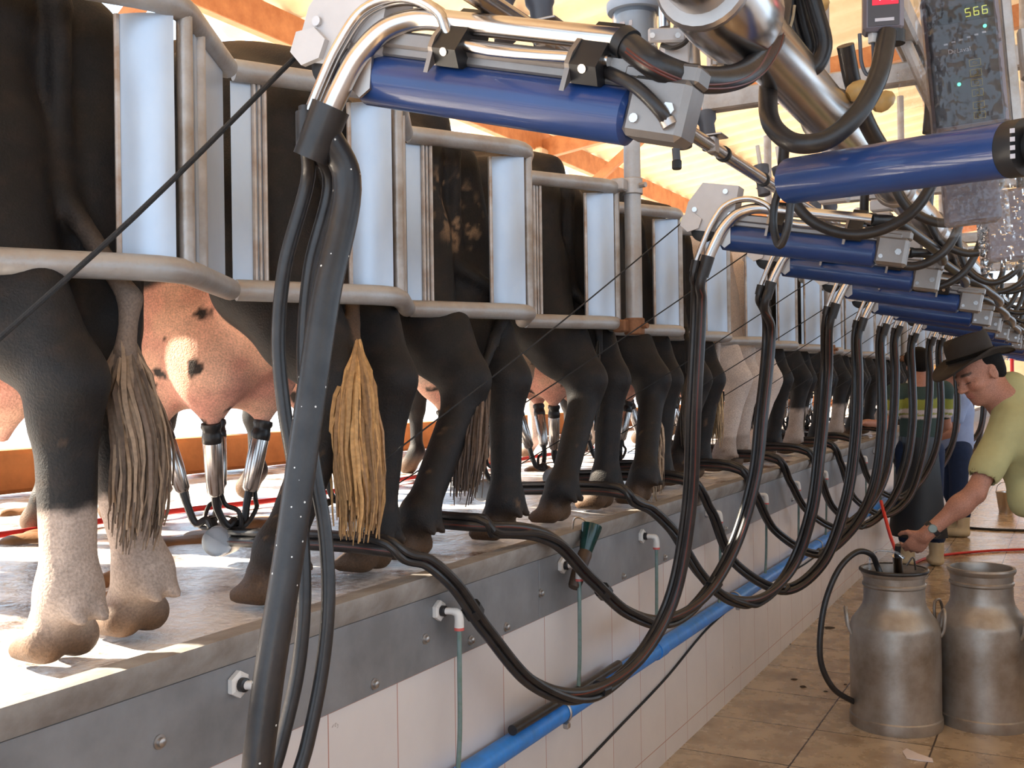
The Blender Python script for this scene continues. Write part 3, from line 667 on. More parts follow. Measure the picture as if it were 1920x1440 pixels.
build_cow(1, 'black cow with big pink spotted udder and blond tail switch behind the near hoses', (hf(465, 1155), hf(640, 1095)),
          tw((660, 560, -.17), (664, 650, -.10), (672, 720, -.06)), tw((672, 640, -.06), (668, 720, -.05), (668, 820, -.045), (676, 920, -.04), (672, 1000, -.04)),
          dict(spot=.70, sfreq=20, tailcol=(.1, .06, .04)), vox=.010, haircol=((.55, .31, .12), (.28, .16, .08)), nh=360, hr_=(.018, .055), udder=1.0, sh=.09)
build_cow(2, 'black cow with dung speckled rump whose pinkish udder has blurred dark spots', (hf(725, 1070), hf(840, 1045)),
          tw((955, 560, -.13), (925, 640, -.12), (895, 720, -.11)), tw((905, 690, -.12), (890, 760, -.11), (880, 850, -.10), (872, 930, -.10)),
          dict(spot=.66, sfreq=14, rump=1, seed=11), vox=.012, haircol=((.14, .09, .06), (.05, .035, .03)), nh=200, hr_=(.018, .04))
build_cow(3, 'black cow with a white and black patched udder in the middle of the row', (hf(1050, 985), hf(1090, 970)),
          tw((1120, 600, -.14), (1125, 660, -.13)), tw((1122, 640, -.13), (1115, 720, -.12), (1108, 800, -.12)),
          dict(spot=.8, uwhite=1, seed=8), vox=.012, sh=.13, nh=60, hr_=(.01, .03), haircol=((.03, .025, .02), (.015, .012, .01)))
build_cow(4, 'black cow with a pale pink udder just right of the upright post', (hf(1165, 965), hf(1205, 935)),
          tw((1215, 640, -.14), (1222, 720, -.13)), tw((1220, 760, -.13), (1224, 820, -.12), (1222, 880, -.12), (1224, 930, -.12)),
          dict(spot=.72, seed=23), vox=.014, sh=.05, nh=90, hr_=(.02, .045), haircol=((.42, .30, .20), (.2, .14, .1)))
build_cow(5, 'dark cow with a reddish udder partly hidden by the second bundle of hoses', (hf(1270, 915), hf(1300, 905)),
          tw((1290, 640, -.14), (1290, 700, -.14)), tw((1290, 700, -.14), (1290, 780, -.13), (1290, 850, -.13)),
          dict(spot=.7, seed=31), vox=.016, nh=60, hr_=(.01, .03), haircol=((.1, .07, .05), (.04, .03, .02)))
c6 = build_cow(6, 'mostly white cow with a cream udder between the second and third hose bundles', ((-.22, 5.35), (-.22, 5.62)),
          tw((1345, 640, -.14), (1345, 700, -.14)), tw((1345, 700, -.14), (1345, 780, -.13), (1345, 830, -.13)),
          dict(spot=.9, white=.30, sock=.2, seed=5), vox=.016, nh=60, hr_=(.01, .03))
c7 = build_cow(7, 'cow with one white and one black hind leg behind the third hose bundle', ((-.25, 6.0), (-.22, 6.33)),
          tw((1412, 640, -.14), (1413, 720, -.14)), tw((1413, 700, -.14), (1414, 760, -.13), (1415, 800, -.13)),
          dict(spot=.9, side=1, seed=7), vox=.016, nh=60, hr_=(.01, .03), haircol=((.03, .025, .02), (.015, .012, .01)))
def cow_generic(k, src, label):
    O = cow_origin(k, random.uniform(-.04, .04)); return dup(src, tuple(O), (0, 0, CANG+random.uniform(-.04, .04)), label)
def cow_plain(k, label, pat):
    O = cow_origin(k); fw3 = np.array([*FV, 0]); lf = np.array([*LV, 0]); g = lambda a, b, z: O+fw3*a+lf*b+np.array([0, 0, z])
    return build_cow(k, label, (g(-.05, .14, 0), g(.02, -.13, 0)), [g(-.03, 0, .75), g(-.04, .0, .6)], [g(-.03, 0, .65), g(-.05, 0, .5), g(-.06, .01, .3), g(-.05, 0, .15)], pat, vox=.02, nh=50, hr_=(.01, .035), haircol=((.2, .15, .1), (.03, .025, .02)))
pa = cow_plain(8, 'cow with a white left hind leg behind the fourth hose bundle', dict(seed=3, spot=.8, white=.56, sock=.3))
pb = cow_plain(9, 'dark brown black cow in the shaded part of the row, the tenth from the camera', dict(seed=14, spot=.7))
for k in range(10, 18):
    cow_generic(k, (pb, pa, pb)[k % 3], 'dark cow far down the row, standing behind the distant hose bundles')

# ================================================================== MILKING CLUSTERS
def cluster(pos, rotz, label, tops, s=1.):
    """pos = claw centre; tops = four upper ends of the cups"""
    t = thing('milking_cluster', label, 'milking machine', tuple(pos), rotz, group='milking clusters under the udders'); c = np.array(pos, float)
    ax = np.array([math.cos(rotz), math.sin(rotz), 0]); side = np.array([-ax[1], ax[0], 0]); r = .043
    MB().lathe([(.0, -.045), (r*.8, -.044), (r, -.035), (r, .02), (r*.97, .024)], c, side, 24).build('claw_bowl', 'steel_dull', t)
    MB().lathe([(r*.96, .024), (r*.9, .045), (r*.5, .055), (0.001, .056)], c, side, 24).build('claw_cap', 'glass', t)
    MB().tube([c+ax*.035+(0, 0, .03), c+ax*.055+(0, 0, .05), c-ax*.0+(0, 0, .066), c-ax*.055+(0, 0, .05), c-ax*.035+(0, 0, .03)], .003, 6, smooth=4).build('wire_bail', 'steel', t)
    for i, tp in enumerate(tops):
        tp = np.array(tp, float); sg = (-1, 1)[i % 2]; sd_ = (-1, 1)[i // 2]; aim = c+(tp-c)*np.array([.62, .62, 0])+np.array([0, 0, .14]); d = aim-tp; d[2] = -abs(tp[2]-c[2]-.12); d /= np.linalg.norm(d); L = .150
        b = tp+d*(.045+L)
        sh_ = MB().lathe([(.0235, .0), (.0250, .006), (.0248, L*.5), (.0220, L-.01), (.015, L)], tp+d*.045, d, 24).build('teat_cup', 'steel', t)
        MB().lathe([(.018, -.006), (.026, -.004), (.0275, .006), (.0235, .014), (.0245, .024), (.0265, .03), (.0265, .046), (.024, .05)], tp, d, 20).build('rubber_liner', 'black', sh_)
        inl = c+ax*.028*sg+side*(.012*sd_)+np.array([0, 0, .036])
        MB().tube([b-d*.01, b+d*.03, (b+d*.06+inl)/2+ax*sg*.012+(0, 0, -.01), inl+ax*sg*.012+(0, 0, .02), inl], [.012, .0105, .0105, .0105, .0105], 10, smooth=5).build('short_milk_tube', 'black', t)
        MB().tube([b-d*.02-side*.022, b+d*.03-side*.03+ax*sg*.012, (b+inl)/2+ax*sg*.035-side*.02, inl+ax*sg*.03+(0, 0, .0), inl+(0, 0, -.002)], .0065, 8, smooth=5).build('short_pulse_tube', 'black', t)
    return t
def cow_teats(k, sh=0., uz=0., u=1.):
    O = cow_origin(k, sh); return [np.array([*(O[:2]+FV*x+LV*y*u), PZ+.385+uz]) for x, y in TEATS]
CL = {}
def put_cluster(k, label, sh=0., uz=0., u=1., off=(0, 0)):
    T = cow_teats(k, sh, uz, u); c = np.mean(T, 0); c[:2] += NV*.03; c[0] += off[0]; c[1] += off[1]; c[2] = PZ+.065; CL[k] = c
    return cluster(c, CANG+R(20), label, [T[1], T[3], T[0], T[2]])
put_cluster(1, 'milking cluster on the big spotted udder, left of the thick black hose', sh=.09, u=1.0)
put_cluster(2, 'milking cluster half hidden behind the hind leg of the speckled cow')
put_cluster(3, 'milking cluster hanging from the white and black udder', sh=.13)
put_cluster(4, 'milking cluster under the pale pink udder right of the middle cow', sh=.05)
put_cluster(5, 'milking cluster under the reddish udder, left of the second hose bundle')
c6t = put_cluster(6, 'milking cluster under the mostly white cow')
for k in range(7, 17):
    O0 = cow_origin(6); O1 = cow_origin(k); CL[k] = CL[6]+(O1-O0); dup(c6t, tuple(CL[k]), None, 'milking cluster far along the row, glinting behind the distant hose bundles')
CL[0] = cow_origin(0)+np.array([*(FV*.35), .06])

# ================================================================== SWING ARMS (local: origin at the pulley, +x towards the tail)
def make_arm(label):
    t = thing('milking_swing_arm', label, 'milking arm', (0, 0, 0), group='swing arms of the milking stations')
    B = lambda mb_, n, m, par=t, **k: mb_.build(n, m, par, world=False, **k)
    # blue air cylinder
    B(MB().lathe([(.030, 0), (.037, .006), (.037, .425), (.030, .431)], (.105, .002, -.012), (1, 0, 0), 28), 'blue_cylinder', 'blue')
    B(MB().box((.34, .0, .046), (.56, .046, .024), bev=.004).box((.34, -.012, .030), (.52, .010, .016), bev=.003), 'grey_rail', 'alu')
    # head housing with chamfered nose
    h = B(MB().prism([(-.012, .02), (-.006, .075), (.028, .135), (.135, .135), (.135, .02), (.105, -.002), (.02, -.004)], -.030, .034, ax=1), 'head_housing', 'head', sharp=25)
    for bx_, bz_ in ((.018, .055), (.10, .115), (.125, .05)): B(MB().cyl((bx_, -.036, bz_), (bx_, -.029, bz_), .0075, 12), 'bolt', 'steel', h)
    B(MB().prism([(-.016, .005), (-.012, .035), (.02, .045), (.045, .03), (.04, .002), (.01, -.012)], -.040, -.030, ax=1), 'nose_plate', 'head')
    B(MB().lathe([(.026, -.018), (.034, -.015), (.034, -.011), (.026, -.004), (.034, .004), (.034, .008), (.026, .010)], (.048, -.008, .0), (0, 1, 0), 28), 'pulley', 'blackpl')
    B(MB().lathe([(.010, -.022), (.011, -.018), (.006, -.010), (.006, .010), (.011, .018), (.010, .022)], (-.012, -.008, .022), (0, 1, 0), 20), 'brass_roller', 'brass')
    B(MB().prism([(.085, .03), (.10, -.03), (.125, -.045), (.14, -.03), (.13, .03)], -.036, -.031, ax=1), 'hanger_plate', 'steel_dull')
    # clamps
    for x in (.262, .475):
        c = B(MB().prism([(-.052, .034), (-.030, .072), (.004, .104), (.022, .098), (.026, .060), (.018, .022), (-.034, .014)], x-.019, x+.019, ax=0), 'hose_clamp', 'blackpl', sharp=25)
        B(MB().prism([(-.048, .03), (-.05, .0), (-.036, .016)], x-.026, x-.019, ax=0).prism([(-.052, .034), (-.048, .05), (-.03, .074), (-.01, .02), (-.034, .014)], x-.026, x-.0192, ax=0), 'clamp_face', 'alu', c, sharp=25)
        B(MB().cyl((x, -.051, .030), (x, -.044, .033), .006, 10), 'bolt', 'steel', c)
    # steel tubes with goosenecks
    big = [(.512, -.018, .078), (.26, -.018, .078), (.19, -.022, .076), (.145, -.032, .055), (.115, -.042, .012), (.098, -.048, -.04), (.085, -.052, -.095)]
    B(MB().tube(big, .0155, 16, smooth=6), 'milk_tube', 'steel')
    for dy, dx in ((0, 0), (.016, -.004)):
        sm = [(.50, -.030+dy, .048), (.26, -.030+dy, .052), (.23, -.034+dy, .085), (.17, -.040+dy, .100), (.11+dx, -.046+dy, .075), (.082+dx, -.052+dy, .02), (.066+dx, -.056+dy, -.04), (.055+dx, -.058+dy, -.092)]
        B(MB().tube(sm, .0078, 12, smooth=6), 'pulse_tube', 'steel')
    # tail box
    tb = B(MB().box((.575, .0, .0), (.082, .060, .078), bev=.008).box((.560, .0, .040), (.09, .05, .03), bev=.01), 'tail_bracket', 'alu')
    B(MB().cyl((.595, -.036, -.002), (.595, -.028, -.002), .009, 6), 'bolt', 'steel', tb); B(MB().cyl((.552, -.034, -.018), (.552, -.028, -.018), .006, 10), 'bolt', 'steel', tb)
    return t
def place_arm(o, h, tl, zoff=0.):
    h = np.array(h, float); tl = np.array(tl, float); d = tl-h; yaw = math.atan2(d[1], d[0]); pit = -math.atan2(d[2], math.hypot(d[0], d[1]))
    o.location = tuple(h); o.rotation_euler = (0, pit, yaw)
ARM = {}
arm0 = make_arm('nearest swing arm across the top with its blue cylinder and steel gooseneck tubes')
HD = [np.array([.398, 1.25, 1.955])]; TL = [np.array([.99, 1.25, 1.795])]
place_arm(arm0, HD[0], TL[0]); ARM[0] = arm0
arm_names = {1: 'second swing arm on the left row, its dark blue cylinder above the second hose bundle', 2: 'third swing arm on the left row, above the third hose bundle', 3: 'fourth swing arm on the left row with a short visible blue cylinder'}
def arm_pose(k):          # station k hangs over y = 2.95, 3.65 ...
    x = {1: .415, 2: .425, 3: .50, 4: .49}.get(k, .47+.02*math.sin(k*1.7)); y = {1: 2.95, 2: 3.62}.get(k, 2.95+.7*(k-1)); z = {1: 1.917, 2: 1.898, 3: 1.866, 4: 1.845}.get(k, 1.86+.012*math.sin(k*2.3))
    return np.array([x, y, z]), np.array([x+.56, y+.02, z-.105])
for k in range(1, 26):
    h, tl = arm_pose(k); o = dup(arm0, None, None, arm_names.get(k, 'distant swing arm deep in the left row, one of many overlapping dark blue cylinders')); place_arm(o, h, tl); ARM[k] = o; HD.append(h); TL.append(tl)

def apt(k, p):             # a point of arm k in the room
    m = mw(ARM[k]); return np.array(m @ Vector(p))
# ================================================================== HANGING HOSE BUNDLES
def bundle(k, mid, end, label, fat=.0150, thin=.0098, gp='hose bundles hanging in the left row', clips=(), tail_gap=.012):
    """fat hose + twin pulse hoses, from the gooseneck of arm k through mid to end"""
    a = apt(k, (.085, -.052, -.095)); b = apt(k, (.055, -.058, -.092)); c = apt(k, (.051, -.042, -.092))
    t = thing('hose_bundle', label, 'milking hose', tuple(np.array(end)), group=gp)
    dn = np.array([apt(k, (.078, -.055, -.16))-a])[0]
    path = [a-dn*.25, a+dn]+[np.array(m, float) for m in mid]+[np.array(end, float)]
    fatp = [p+np.array([.004, -.010, 0]) if 1 < i else p for i, p in enumerate(path)]
    MB().tube(fatp, fat, 14, smooth=9).build('milk_hose', 'black', t)
    MB().tube([a-dn*.30, a+dn*.62], [fat*1.28, fat*1.15], 16).build('hose_sleeve', 'black', t)
    P2, _ = spline(np.array(path), np.ones(len(path)), 9)
    T = np.gradient(P2, axis=0); T /= np.linalg.norm(T, axis=1)[:, None]+1e-9; vw = P2-CAM*np.array([1, 1, 1]); 
    up = np.array([.6, .75, 0.]); Nn = up[None]-T*(T@up)[:, None]; Nn /= np.linalg.norm(Nn, axis=1)[:, None]+1e-9
    Bn = np.cross(T, Nn); w = np.clip(np.linspace(0, 6, len(P2)), 0, 1)[:, None]
    for i, st in enumerate((b, c)):
        off = (-Bn*(fat+thin*.9) + Nn*((i-.5)*thin*2.05))
        q = P2+off*1.0; q = q[4:]; d0 = (st-q[0]); L = len(q); q = q+d0[None]*np.exp(-np.arange(L)/7.)[:, None]
        MB().tube(q, thin, 10).build('pulse_hose', 'black', t)
        MB().tube(q[:4], thin*1.3, 10).build('hose_sleeve', 'black', t)
    for cl in clips:
        i = int(cl*len(P2)); m_ = MB(); m_.tube([P2[i]-T[i]*.014-Bn[i]*.008, P2[i]+T[i]*.014-Bn[i]*.008], fat*1.75, 10); m_.build('hose_clip', 'blackpl', t)
    # dark red stripe running along the fat hose
    F2, _ = spline(np.array(fatp), np.ones(len(fatp)), 9); vd = CAM-F2; vd = vd-T*(vd*T).sum(1)[:, None]; vd /= np.linalg.norm(vd, axis=1)[:, None]
    vd = np.tile(np.array([.35, -.93, .1]), (len(F2), 1)); vd = vd-T*(vd*T).sum(1)[:, None]; vd /= np.linalg.norm(vd, axis=1)[:, None]+1e-9
    MB().tube(F2[10:]+vd[10:]*(fat-.0008), .0022, 6).build('red_stripe', 'stripe', t)
    return t
def claw_pt(k): return CL[k]
# the first bundle hangs down in front of the camera
a0 = dep(668, 215, 1.56)
fat = [dep(650, 330, 1.53), dep(610, 560, 1.50), dep(575, 800, 1.47), dep(540, 1050, 1.44), dep(500, 1300, 1.42), dep(480, 1520, 1.42), dep(520, 1700, 1.5), dep(700, 1760, 1.7)]
t = thing('hose_bundle', 'thick black hose with two thinner hoses hanging in front of everything, left of centre', 'milking hose', tuple(dep(480, 1520, 1.42)), group='hose bundles hanging in the left row')
g0 = apt(0, (.085, -.052, -.095)); g1 = apt(0, (.090, -.050, -.07))
MB().tube([g1, g0]+fat, .0215, 20, smooth=8).build('milk_hose', 'speckled', t)
MB().tube([g1+(0, 0, .004), g0+(g0-g1)*2.0], [.0285, .0262], 20).build('hose_sleeve', 'black', t)
for i, st in enumerate(((.055, -.058, -.092), (.051, -.042, -.092))):
    s0 = apt(0, st); o_ = np.array([.012*i, .02*i, 0])
    pts = [s0+(0, 0, .02), s0-(0, 0, .03), dep(578+i*12, 330, 1.56)+o_, dep(534+i*20, 500, 1.57)+o_, dep(522+i*20, 640, 1.58)+o_, dep(532+i*14, 760, 1.58)+o_, dep(552+i*10, 880, 1.58)+o_, dep(566+i*16, 1000, 1.58)+o_, dep(570+i*18, 1130, 1.57)+o_, dep(558+i*18, 1260, 1.56)+o_, dep(526+i*22, 1400, 1.54)+o_, dep(495+i*22, 1520, 1.52)+o_, dep(530+i*20, 1700, 1.55)+o_, dep(700, 1740, 1.68)]
    MB().tube(pts, .0108, 12, smooth=8).build('pulse_hose', 'black', t)
    MB().tube([s0+(0, 0, .012), s0-(0, 0, .045)], .0150, 14).build('hose_sleeve', 'black', t)
def P(*q): return [at(X, Y, 0, x) for X, Y, x in q]
c1 = claw_pt(1)
bundle(1, P((1315, 560, .455), (1306, 760, .425), (1296, 960, .385), (1262, 1130, .33), (1200, 1235, .27), (1130, 1285, .21), (1060, 1297, .16), (985, 1265, .11), (905, 1170, .07), (845, 1085, .055), (790, 1045, .02), (700, 1028, -.06)), c1+(.04, .0, -.0), 'second hose bundle, sweeping up from the big spotted udder past the middle of the wall', clips=(.50, .74))
c2 = claw_pt(2)
bundle(2, P((1446, 620, .46), (1432, 780, .44), (1418, 900, .42), (1378, 1030, .36), (1320, 1120, .29), (1240, 1160, .21), (1170, 1140, .14), (1100, 1075, .085), (1040, 1010, .055), (990, 990, .02), (880, 985, -.08)), c2+(.04, 0, 0), 'third hose bundle, looping below the kerb between the two dosing tubes', clips=(.44, .66))
c3 = claw_pt(3)
bundle(3, P((1553, 700, .52), (1540, 850, .50), (1525, 960, .47), (1490, 1060, .40), (1430, 1118, .32), (1370, 1120, .24), (1310, 1075, .17), (1255, 990, .10), (1210, 945, .055), (1160, 925, .0)), c3+(.04, 0, 0), 'fourth hose bundle from the camera, dipping beside the blue pipe', fat=.0155)
# a loop of hoses for the following stations, copied along the row with small changes
def far_bundle(k):
    h = apt(k, (.085, -.052, -.095)); j = math.sin(k*3.1)*.03; rs = random.Random(k); z = rs.uniform(-.05, .08); c = claw_pt(k) if k in CL else h+(-.8, -1.0, -.85)
    y = h[1]; m = [h+(-.015, -.03, -.25), h+(-.02+j, -.06, -.55), h+(-.06+j, -.13, -.85), h+(-.15, -.24, -1.08+z), h+(-.28, -.38, -1.18+z), np.array([.10, y-.58, .70+z]), np.array([.045, y-.74, .93]), np.array([.01, y-.86, 1.045])]
    nm = {4: 'fifth hose bundle from the camera, close beside the fourth', 5: 'sixth hose bundle from the camera, near the striped worker', 6: 'seventh hose bundle from the camera, in front of the striped worker'}
    return bundle(k, m, c, nm.get(k, 'distant hose bundle among many hanging behind the hatted worker'), fat=.0155, thin=.0098)
for k in (4, 5, 6, 7, 8, 9, 11, 14, 15, 16): far_bundle(k)

# ================================================================== PULL CORDS
def cord(k, a, b, label, r=.0033):
    a = np.array(a, float); b = np.array(b, float); m_ = (a+b)/2+(0, 0, -.012)
    o = MB().tube([a, m_, b], r, 8, smooth=5).build('pull_cord', 'cord'); prop(o, label, 'cord', 'pull cords from the swing arms to the clusters'); return o
cord(0, apt(0, (-.02, -.008, .018)), at(-120, 740, 0, .12), 'dark braided cord running down left from the nearest pulley to the left edge', r=.0040)
CN = {1: 'thin dark cord from the second arm down to the blond tail', 2: 'thin dark cord from the third arm crossing in front of the middle cows', 3: 'thin dark cord from the fourth arm crossing the pale pink udder'}
for k in range(1, 14):
    e = claw_pt(k) if k in CL else None
    b = {1: at(612, 945, 0, -.10)}.get(k, e+(.10, .0, .07)); cord(k, apt(k, (-.02, -.008, .018)), b, CN.get(k, 'thin dark cord among the distant hanging hoses'), r=.0022)
t = thing('cord_end_fitting', 'small rusty fitting where the cord ends beside the blond tail', 'fitting', tuple(at(612, 945, 0, -.10)))
MB().cyl(at(618, 941, 0, -.10), at(603, 949, 0, -.10), .008, 12).build('barrel', 'dungdark', t); MB().cyl(at(604, 948, 0, -.10), at(596, 953, 0, -.10), .010, 12, r2=.005).build('tip', 'cord', t)

# ================================================================== KERB FITTINGS
trim1 = bpy.data.objects['trim_1']
for y, z in ((1.289, .854), (1.916, .792), (2.128, .847), (2.343, .796), (2.538, .79), (2.754, .845), (3.396, .788), (3.818, .79), (4.119, .832), (4.62, .80), (5.2, .845), (5.9, .80)):
    MB().lathe([(.013, 0), (.013, .003), (.0085, .0035), (.008, .010), (.005, .012)], (.006, y, z), (1, 0, 0), 14).build('plate_bolt', 'steel_dull', trim1)
def dosing(y, z, label):
    t = thing('dosing_elbow', label, 'pipe fitting', (.03, y, .50), group='dosing elbows on the kerb plate'); x0 = .006
    MB().lathe([(.024, 0), (.026, .003), (.026, .012), (.018, .015)], (x0, y, z), (1, 0, 0), 6).build('wall_nut', 'white', t, sharp=20)
    MB().lathe([(.0135, 0), (.0135, .012), (.009, .014)], (x0+.013, y, z), (1, 0, 0), 16).build('black_ring', 'black', t)
    MB().tube([(x0+.022, y, z), (x0+.040, y+.006, z), (x0+.052, y+.012, z-.004), (x0+.056, y+.014, z-.016), (x0+.056, y+.014, z-.040)], [.0085, .0085, .0115, .0115, .0125], 14, smooth=3).build('elbow', 'white', t)
    MB().cyl((x0+.056, y+.014, z-.047), (x0+.056, y+.014, z-.040), .0128, 16).build('red_ring', 'redring', t)
    MB().tube([(x0+.056, y+.014, z-.045), (x0+.054, y+.016, z-.17), (x0+.05, y+.02, z-.30), (x0+.045, y+.018, .515)], .0062, 10, smooth=5).build('drop_tube', 'tubegrey', t)
    return t
dl = ['nearest white elbow with red ring and grey tube, just left of the thick black hose', 'second white elbow, its grey tube dropping down the white tiles', 'third white elbow, beside the hanging teat dipper', 'fourth white elbow from the camera on the kerb plate', 'fifth white elbow from the camera, behind the second hose bundle']
for i, y in enumerate((1.477, 2.183, 2.895, 3.569, 4.348, 5.116, 5.809, 6.55, 7.25, 7.95, 8.65, 9.35)): dosing(y, .906, dl[i] if i < 5 else 'small distant white elbow on the kerb plate behind the hose bundles')
t = thing('drain_pipe', 'blue plastic pipe running low along the white tiled wall', 'pipe', (.034, 3, .44))
MB().tube([(.034, -1, .475), (.034, 33, .475)], .0305, 20).build('pipe', 'bluepipe', t)
for i, y in enumerate((2.826, 4.649, 6.4, 8.2)):
    c = MB().tube([(.034+.033*math.cos(a), y, .475+.033*math.sin(a)) for a in np.linspace(-1.4, 2.6, 14)], .004, 6); c.box((.052, y, .437), (.018, .02, .018), bev=.003); c.build('pipe_clamp', 'steel_dull', t)
MB().tube([(.034, 3.62, .475), (.034, 3.70, .475)], .0345, 20).build('pipe_socket', 'bluepipe', t)
prop(MB().tube([(.048, 2.49, .522), (.05, 2.8, .521), (.05, 3.24, .521)], .0145, 14, smooth=4).build('hose_offcut', 'black'), 'short cut piece of black hose lying on top of the blue pipe', 'hose')
prop(MB().tube([(.006, 2.35, .17), at(1150, 1375, 0, .006), at(1250, 1270, 0, .006), at(1330, 1175, 0, .006), at(1420, 1105, 0, .006), (.006, 6.2, .39), (.006, 7.5, .42)], .0045, 8, smooth=6).build('wall_cable', 'cord'), 'thin dark cable slanting down the tiles below the blue pipe', 'cable')
# teat dipper hooked over the kerb
t = thing('teat_dipper', 'dark green and brown teat dipper hooked over the kerb in the middle', 'dipper', tuple(at(1078, 1105, 0, .045)))
a, b, c = at(1110, 985, 0, .055), at(1098, 1035, 0, .05), at(1076, 1102, 0, .045)
d = (b-a)/np.linalg.norm(b-a); L = np.linalg.norm(b-a)
MB().lathe([(.026, .004), (.033, 0), (.033, .006), (.026, L*.6), (.020, L)], a, d, 22).build('cup', mat('dark green glass', (.01, .045, .04), .15, 0, .4, 30), t)
MB().lathe([(.021, 0), (.023, .01), (.020, .06), (.024, .075), (.020, .12), (.017, np.linalg.norm(c-b))], b, (c-b)/np.linalg.norm(c-b), 20).build('handle', mat('brown stained grip', (.07, .04, .025), .5, 0, .4, 20), t)
MB().lathe([(.028, 0), (.024, .003), (.0, .004)], a+d*.006, d, 20).build('orange_liquid', mat('orange brown dip', (.35, .14, .03), .2), t)
MB().tube([a+(0, -.01, -.02), a+(-.02, -.02, .02), a+(-.05, -.02, .022), a+(-.06, -.02, -.02)], .003, 6, smooth=4).build('wire_hook', 'steel', t)

# ================================================================== OVERHEAD LINES
t = thing('milk_line', 'wide stainless milk pipe running away overhead above the pit', 'pipe', (1.0, 2, 1.92))
MB().tube([(1.0, -.4, 1.972), (1.0, 30, 1.972)], .046, 28).build('pipe', 'steel', t)
for y, r in ((1.28, .060), (2.05, .050), (2.9, .050), (3.7, .049), (4.5, .049), (6.2, .049)): MB().lathe([(.045, -.012), (r, -.009), (r+.004, -.004), (r+.004, .004), (r, .009), (.045, .012)], (1.0, y, 1.972), (0, 1, 0), 28).box((1.06, y, 1.985), (.04, .012, .014), bev=.002).build('pipe_clamp', 'steel_dull', t)
MB().lathe([(.047, -.10), (.062, -.07), (.066, -.01), (.066, .05), (.060, .07), (.047, .09)], (1.0, 1.38, 1.972), (0, 1, 0), 28).build('pipe_union', 'steel', t)
t = thing('wash_line', 'slim bright steel tube running away overhead with black collars', 'pipe', (.70, 2, 1.98))
MB().tube([(.70, .3, 1.992), (.70, 30, 1.992)], .0150, 18).build('pipe', 'steel', t)
for i in range(16): MB().cyl((.70, 2.0+.35*i, 1.992), (.70, 2.012+.35*i, 1.992), .0185, 18).build('collar', 'blackpl', t)
prop(MB().tube([(.86, .5, 2.12), (.86, 30, 2.12)], .034, 20).build('vacuum_pipe', 'blue'), 'blue overhead pipe left of and above the stainless milk pipe', 'pipe')
t = thing('support_rail', 'grey square overhead rail carrying the milking equipment', 'rail', (1.12, 2, 2.1))
MB().box((1.12, 14.8, 2.16), (.05, 30, .05), bev=.006).build('rail', 'galv', t)
for y in np.arange(.9, 16, 1.4): MB().box((1.05, y, 2.10), (.75, .035, .045), bev=.004).build('cross_bar', 'galv', t)
for y in (3.0, 8.6, 14.2): MB().tube([(1.12, y, 2.18), (1.12, y, 4.9)], .025, 12).build('hanger', 'galv', t)
LNM = ['nearest', 'second', 'third', 'fourth', 'fifth', 'sixth']
def jetters(y, label):
    t = thing('jetter_pair', label, 'cup', (.68, y, 2.0), group='grey washing cups on the slim steel tube')
    MB().box((.675, y+.01, 2.014), (.11, .055, .004), bev=.001).box((.705, y, 1.992), (.02, .035, .038), bev=.003).build('bracket', 'steel_dull', t)
    for i, (dx, dy) in enumerate(((-.035, -.012), (.010, .032))):
        c = np.array([.675+dx, y+dy, 2.02]); ax = np.array([-.15, .1, 1.]); ax /= np.linalg.norm(ax)
        j = MB().lathe([(.012, -.03), (.0175, -.028), (.0175, .030), (.023, .040), (.024, .058), (.021, .059), (.015, .04)], c, ax, 20).build('washing_cup', 'greypl', t)
        MB().cyl(c+ax*.05, c+ax*.12, .006, 10).build('white_stem', 'white', j)
    return t
for i, y in enumerate((1.42, 2.26, 2.95, 3.65, 4.35, 5.05)): jetters(y, '%s pair of grey washing cups with white stems on the slim overhead tube' % LNM[i])
def pulsator(y, label):
    t = thing('pulsator', label, 'valve', (.93, y, 1.90), group='light grey pulsator valves along the overhead lines')
    for i in range(3): MB().box((.91, y+.02*i, 1.905+.042*i), (.07-.01*(i % 2), .045, .036), bev=.005).build('valve_block', 'head', t)
    MB().tube([(.885, y-.03, 1.95), (.872, y-.045, 1.96), (.866, y-.04, 1.945), (.872, y-.03, 1.937)], .0022, 6, smooth=4).build('wire_clip', 'steel', t)
    MB().tube([(.92, y, 2.02), (.92, y, 2.12)], .012, 10).build('stem', 'steel', t)
    return t
for i in range(14): pulsator(2.55+.7*i, ('%s light grey pulsator block left of the milk pipe' % LNM[i]) if i < 4 else 'small distant pulsator block among the overhead hose loops')
def uloop(y, label, w=.15, sag=.17, r=.0125, x=1.03, z=1.98, twin=False, m='black', tilt=.05):
    t = thing('hanging_hose_loop', label, 'hose', (x, y, z-sag), group='hose loops hanging from the overhead lines')
    for j in range(2 if twin else 1):
        o_ = np.array([.0, .028*j, .004*j]); a = [(x-w, y, z+.04), (x-w*1.02, y+.01, z-.05), (x-w*.72, y+.03, z-sag*.78), (x-w*.1, y+.05, z-sag), (x+w*.55, y+.07, z-sag*.80), (x+w*.95, y+tilt+.05, z-.03), (x+w*1.0, y+tilt+.06, z+.10)]
        MB().tube([np.array(q)+o_ for q in a], r, 12, smooth=6).build('hose', m, t)
    return t
prop(MB().tube([dep(1475, 60, 1.78), dep(1452, 120, 1.74), dep(1440, 175, 1.67), dep(1450, 238, 1.61), dep(1490, 268, 1.58), dep(1545, 264, 1.57), dep(1602, 220, 1.57), dep(1644, 150, 1.585), dep(1664, 62, 1.61)], .0150, 16, smooth=8).build('cable_loop', 'black'), 'big black hose loop hanging under the small red display', 'hose')
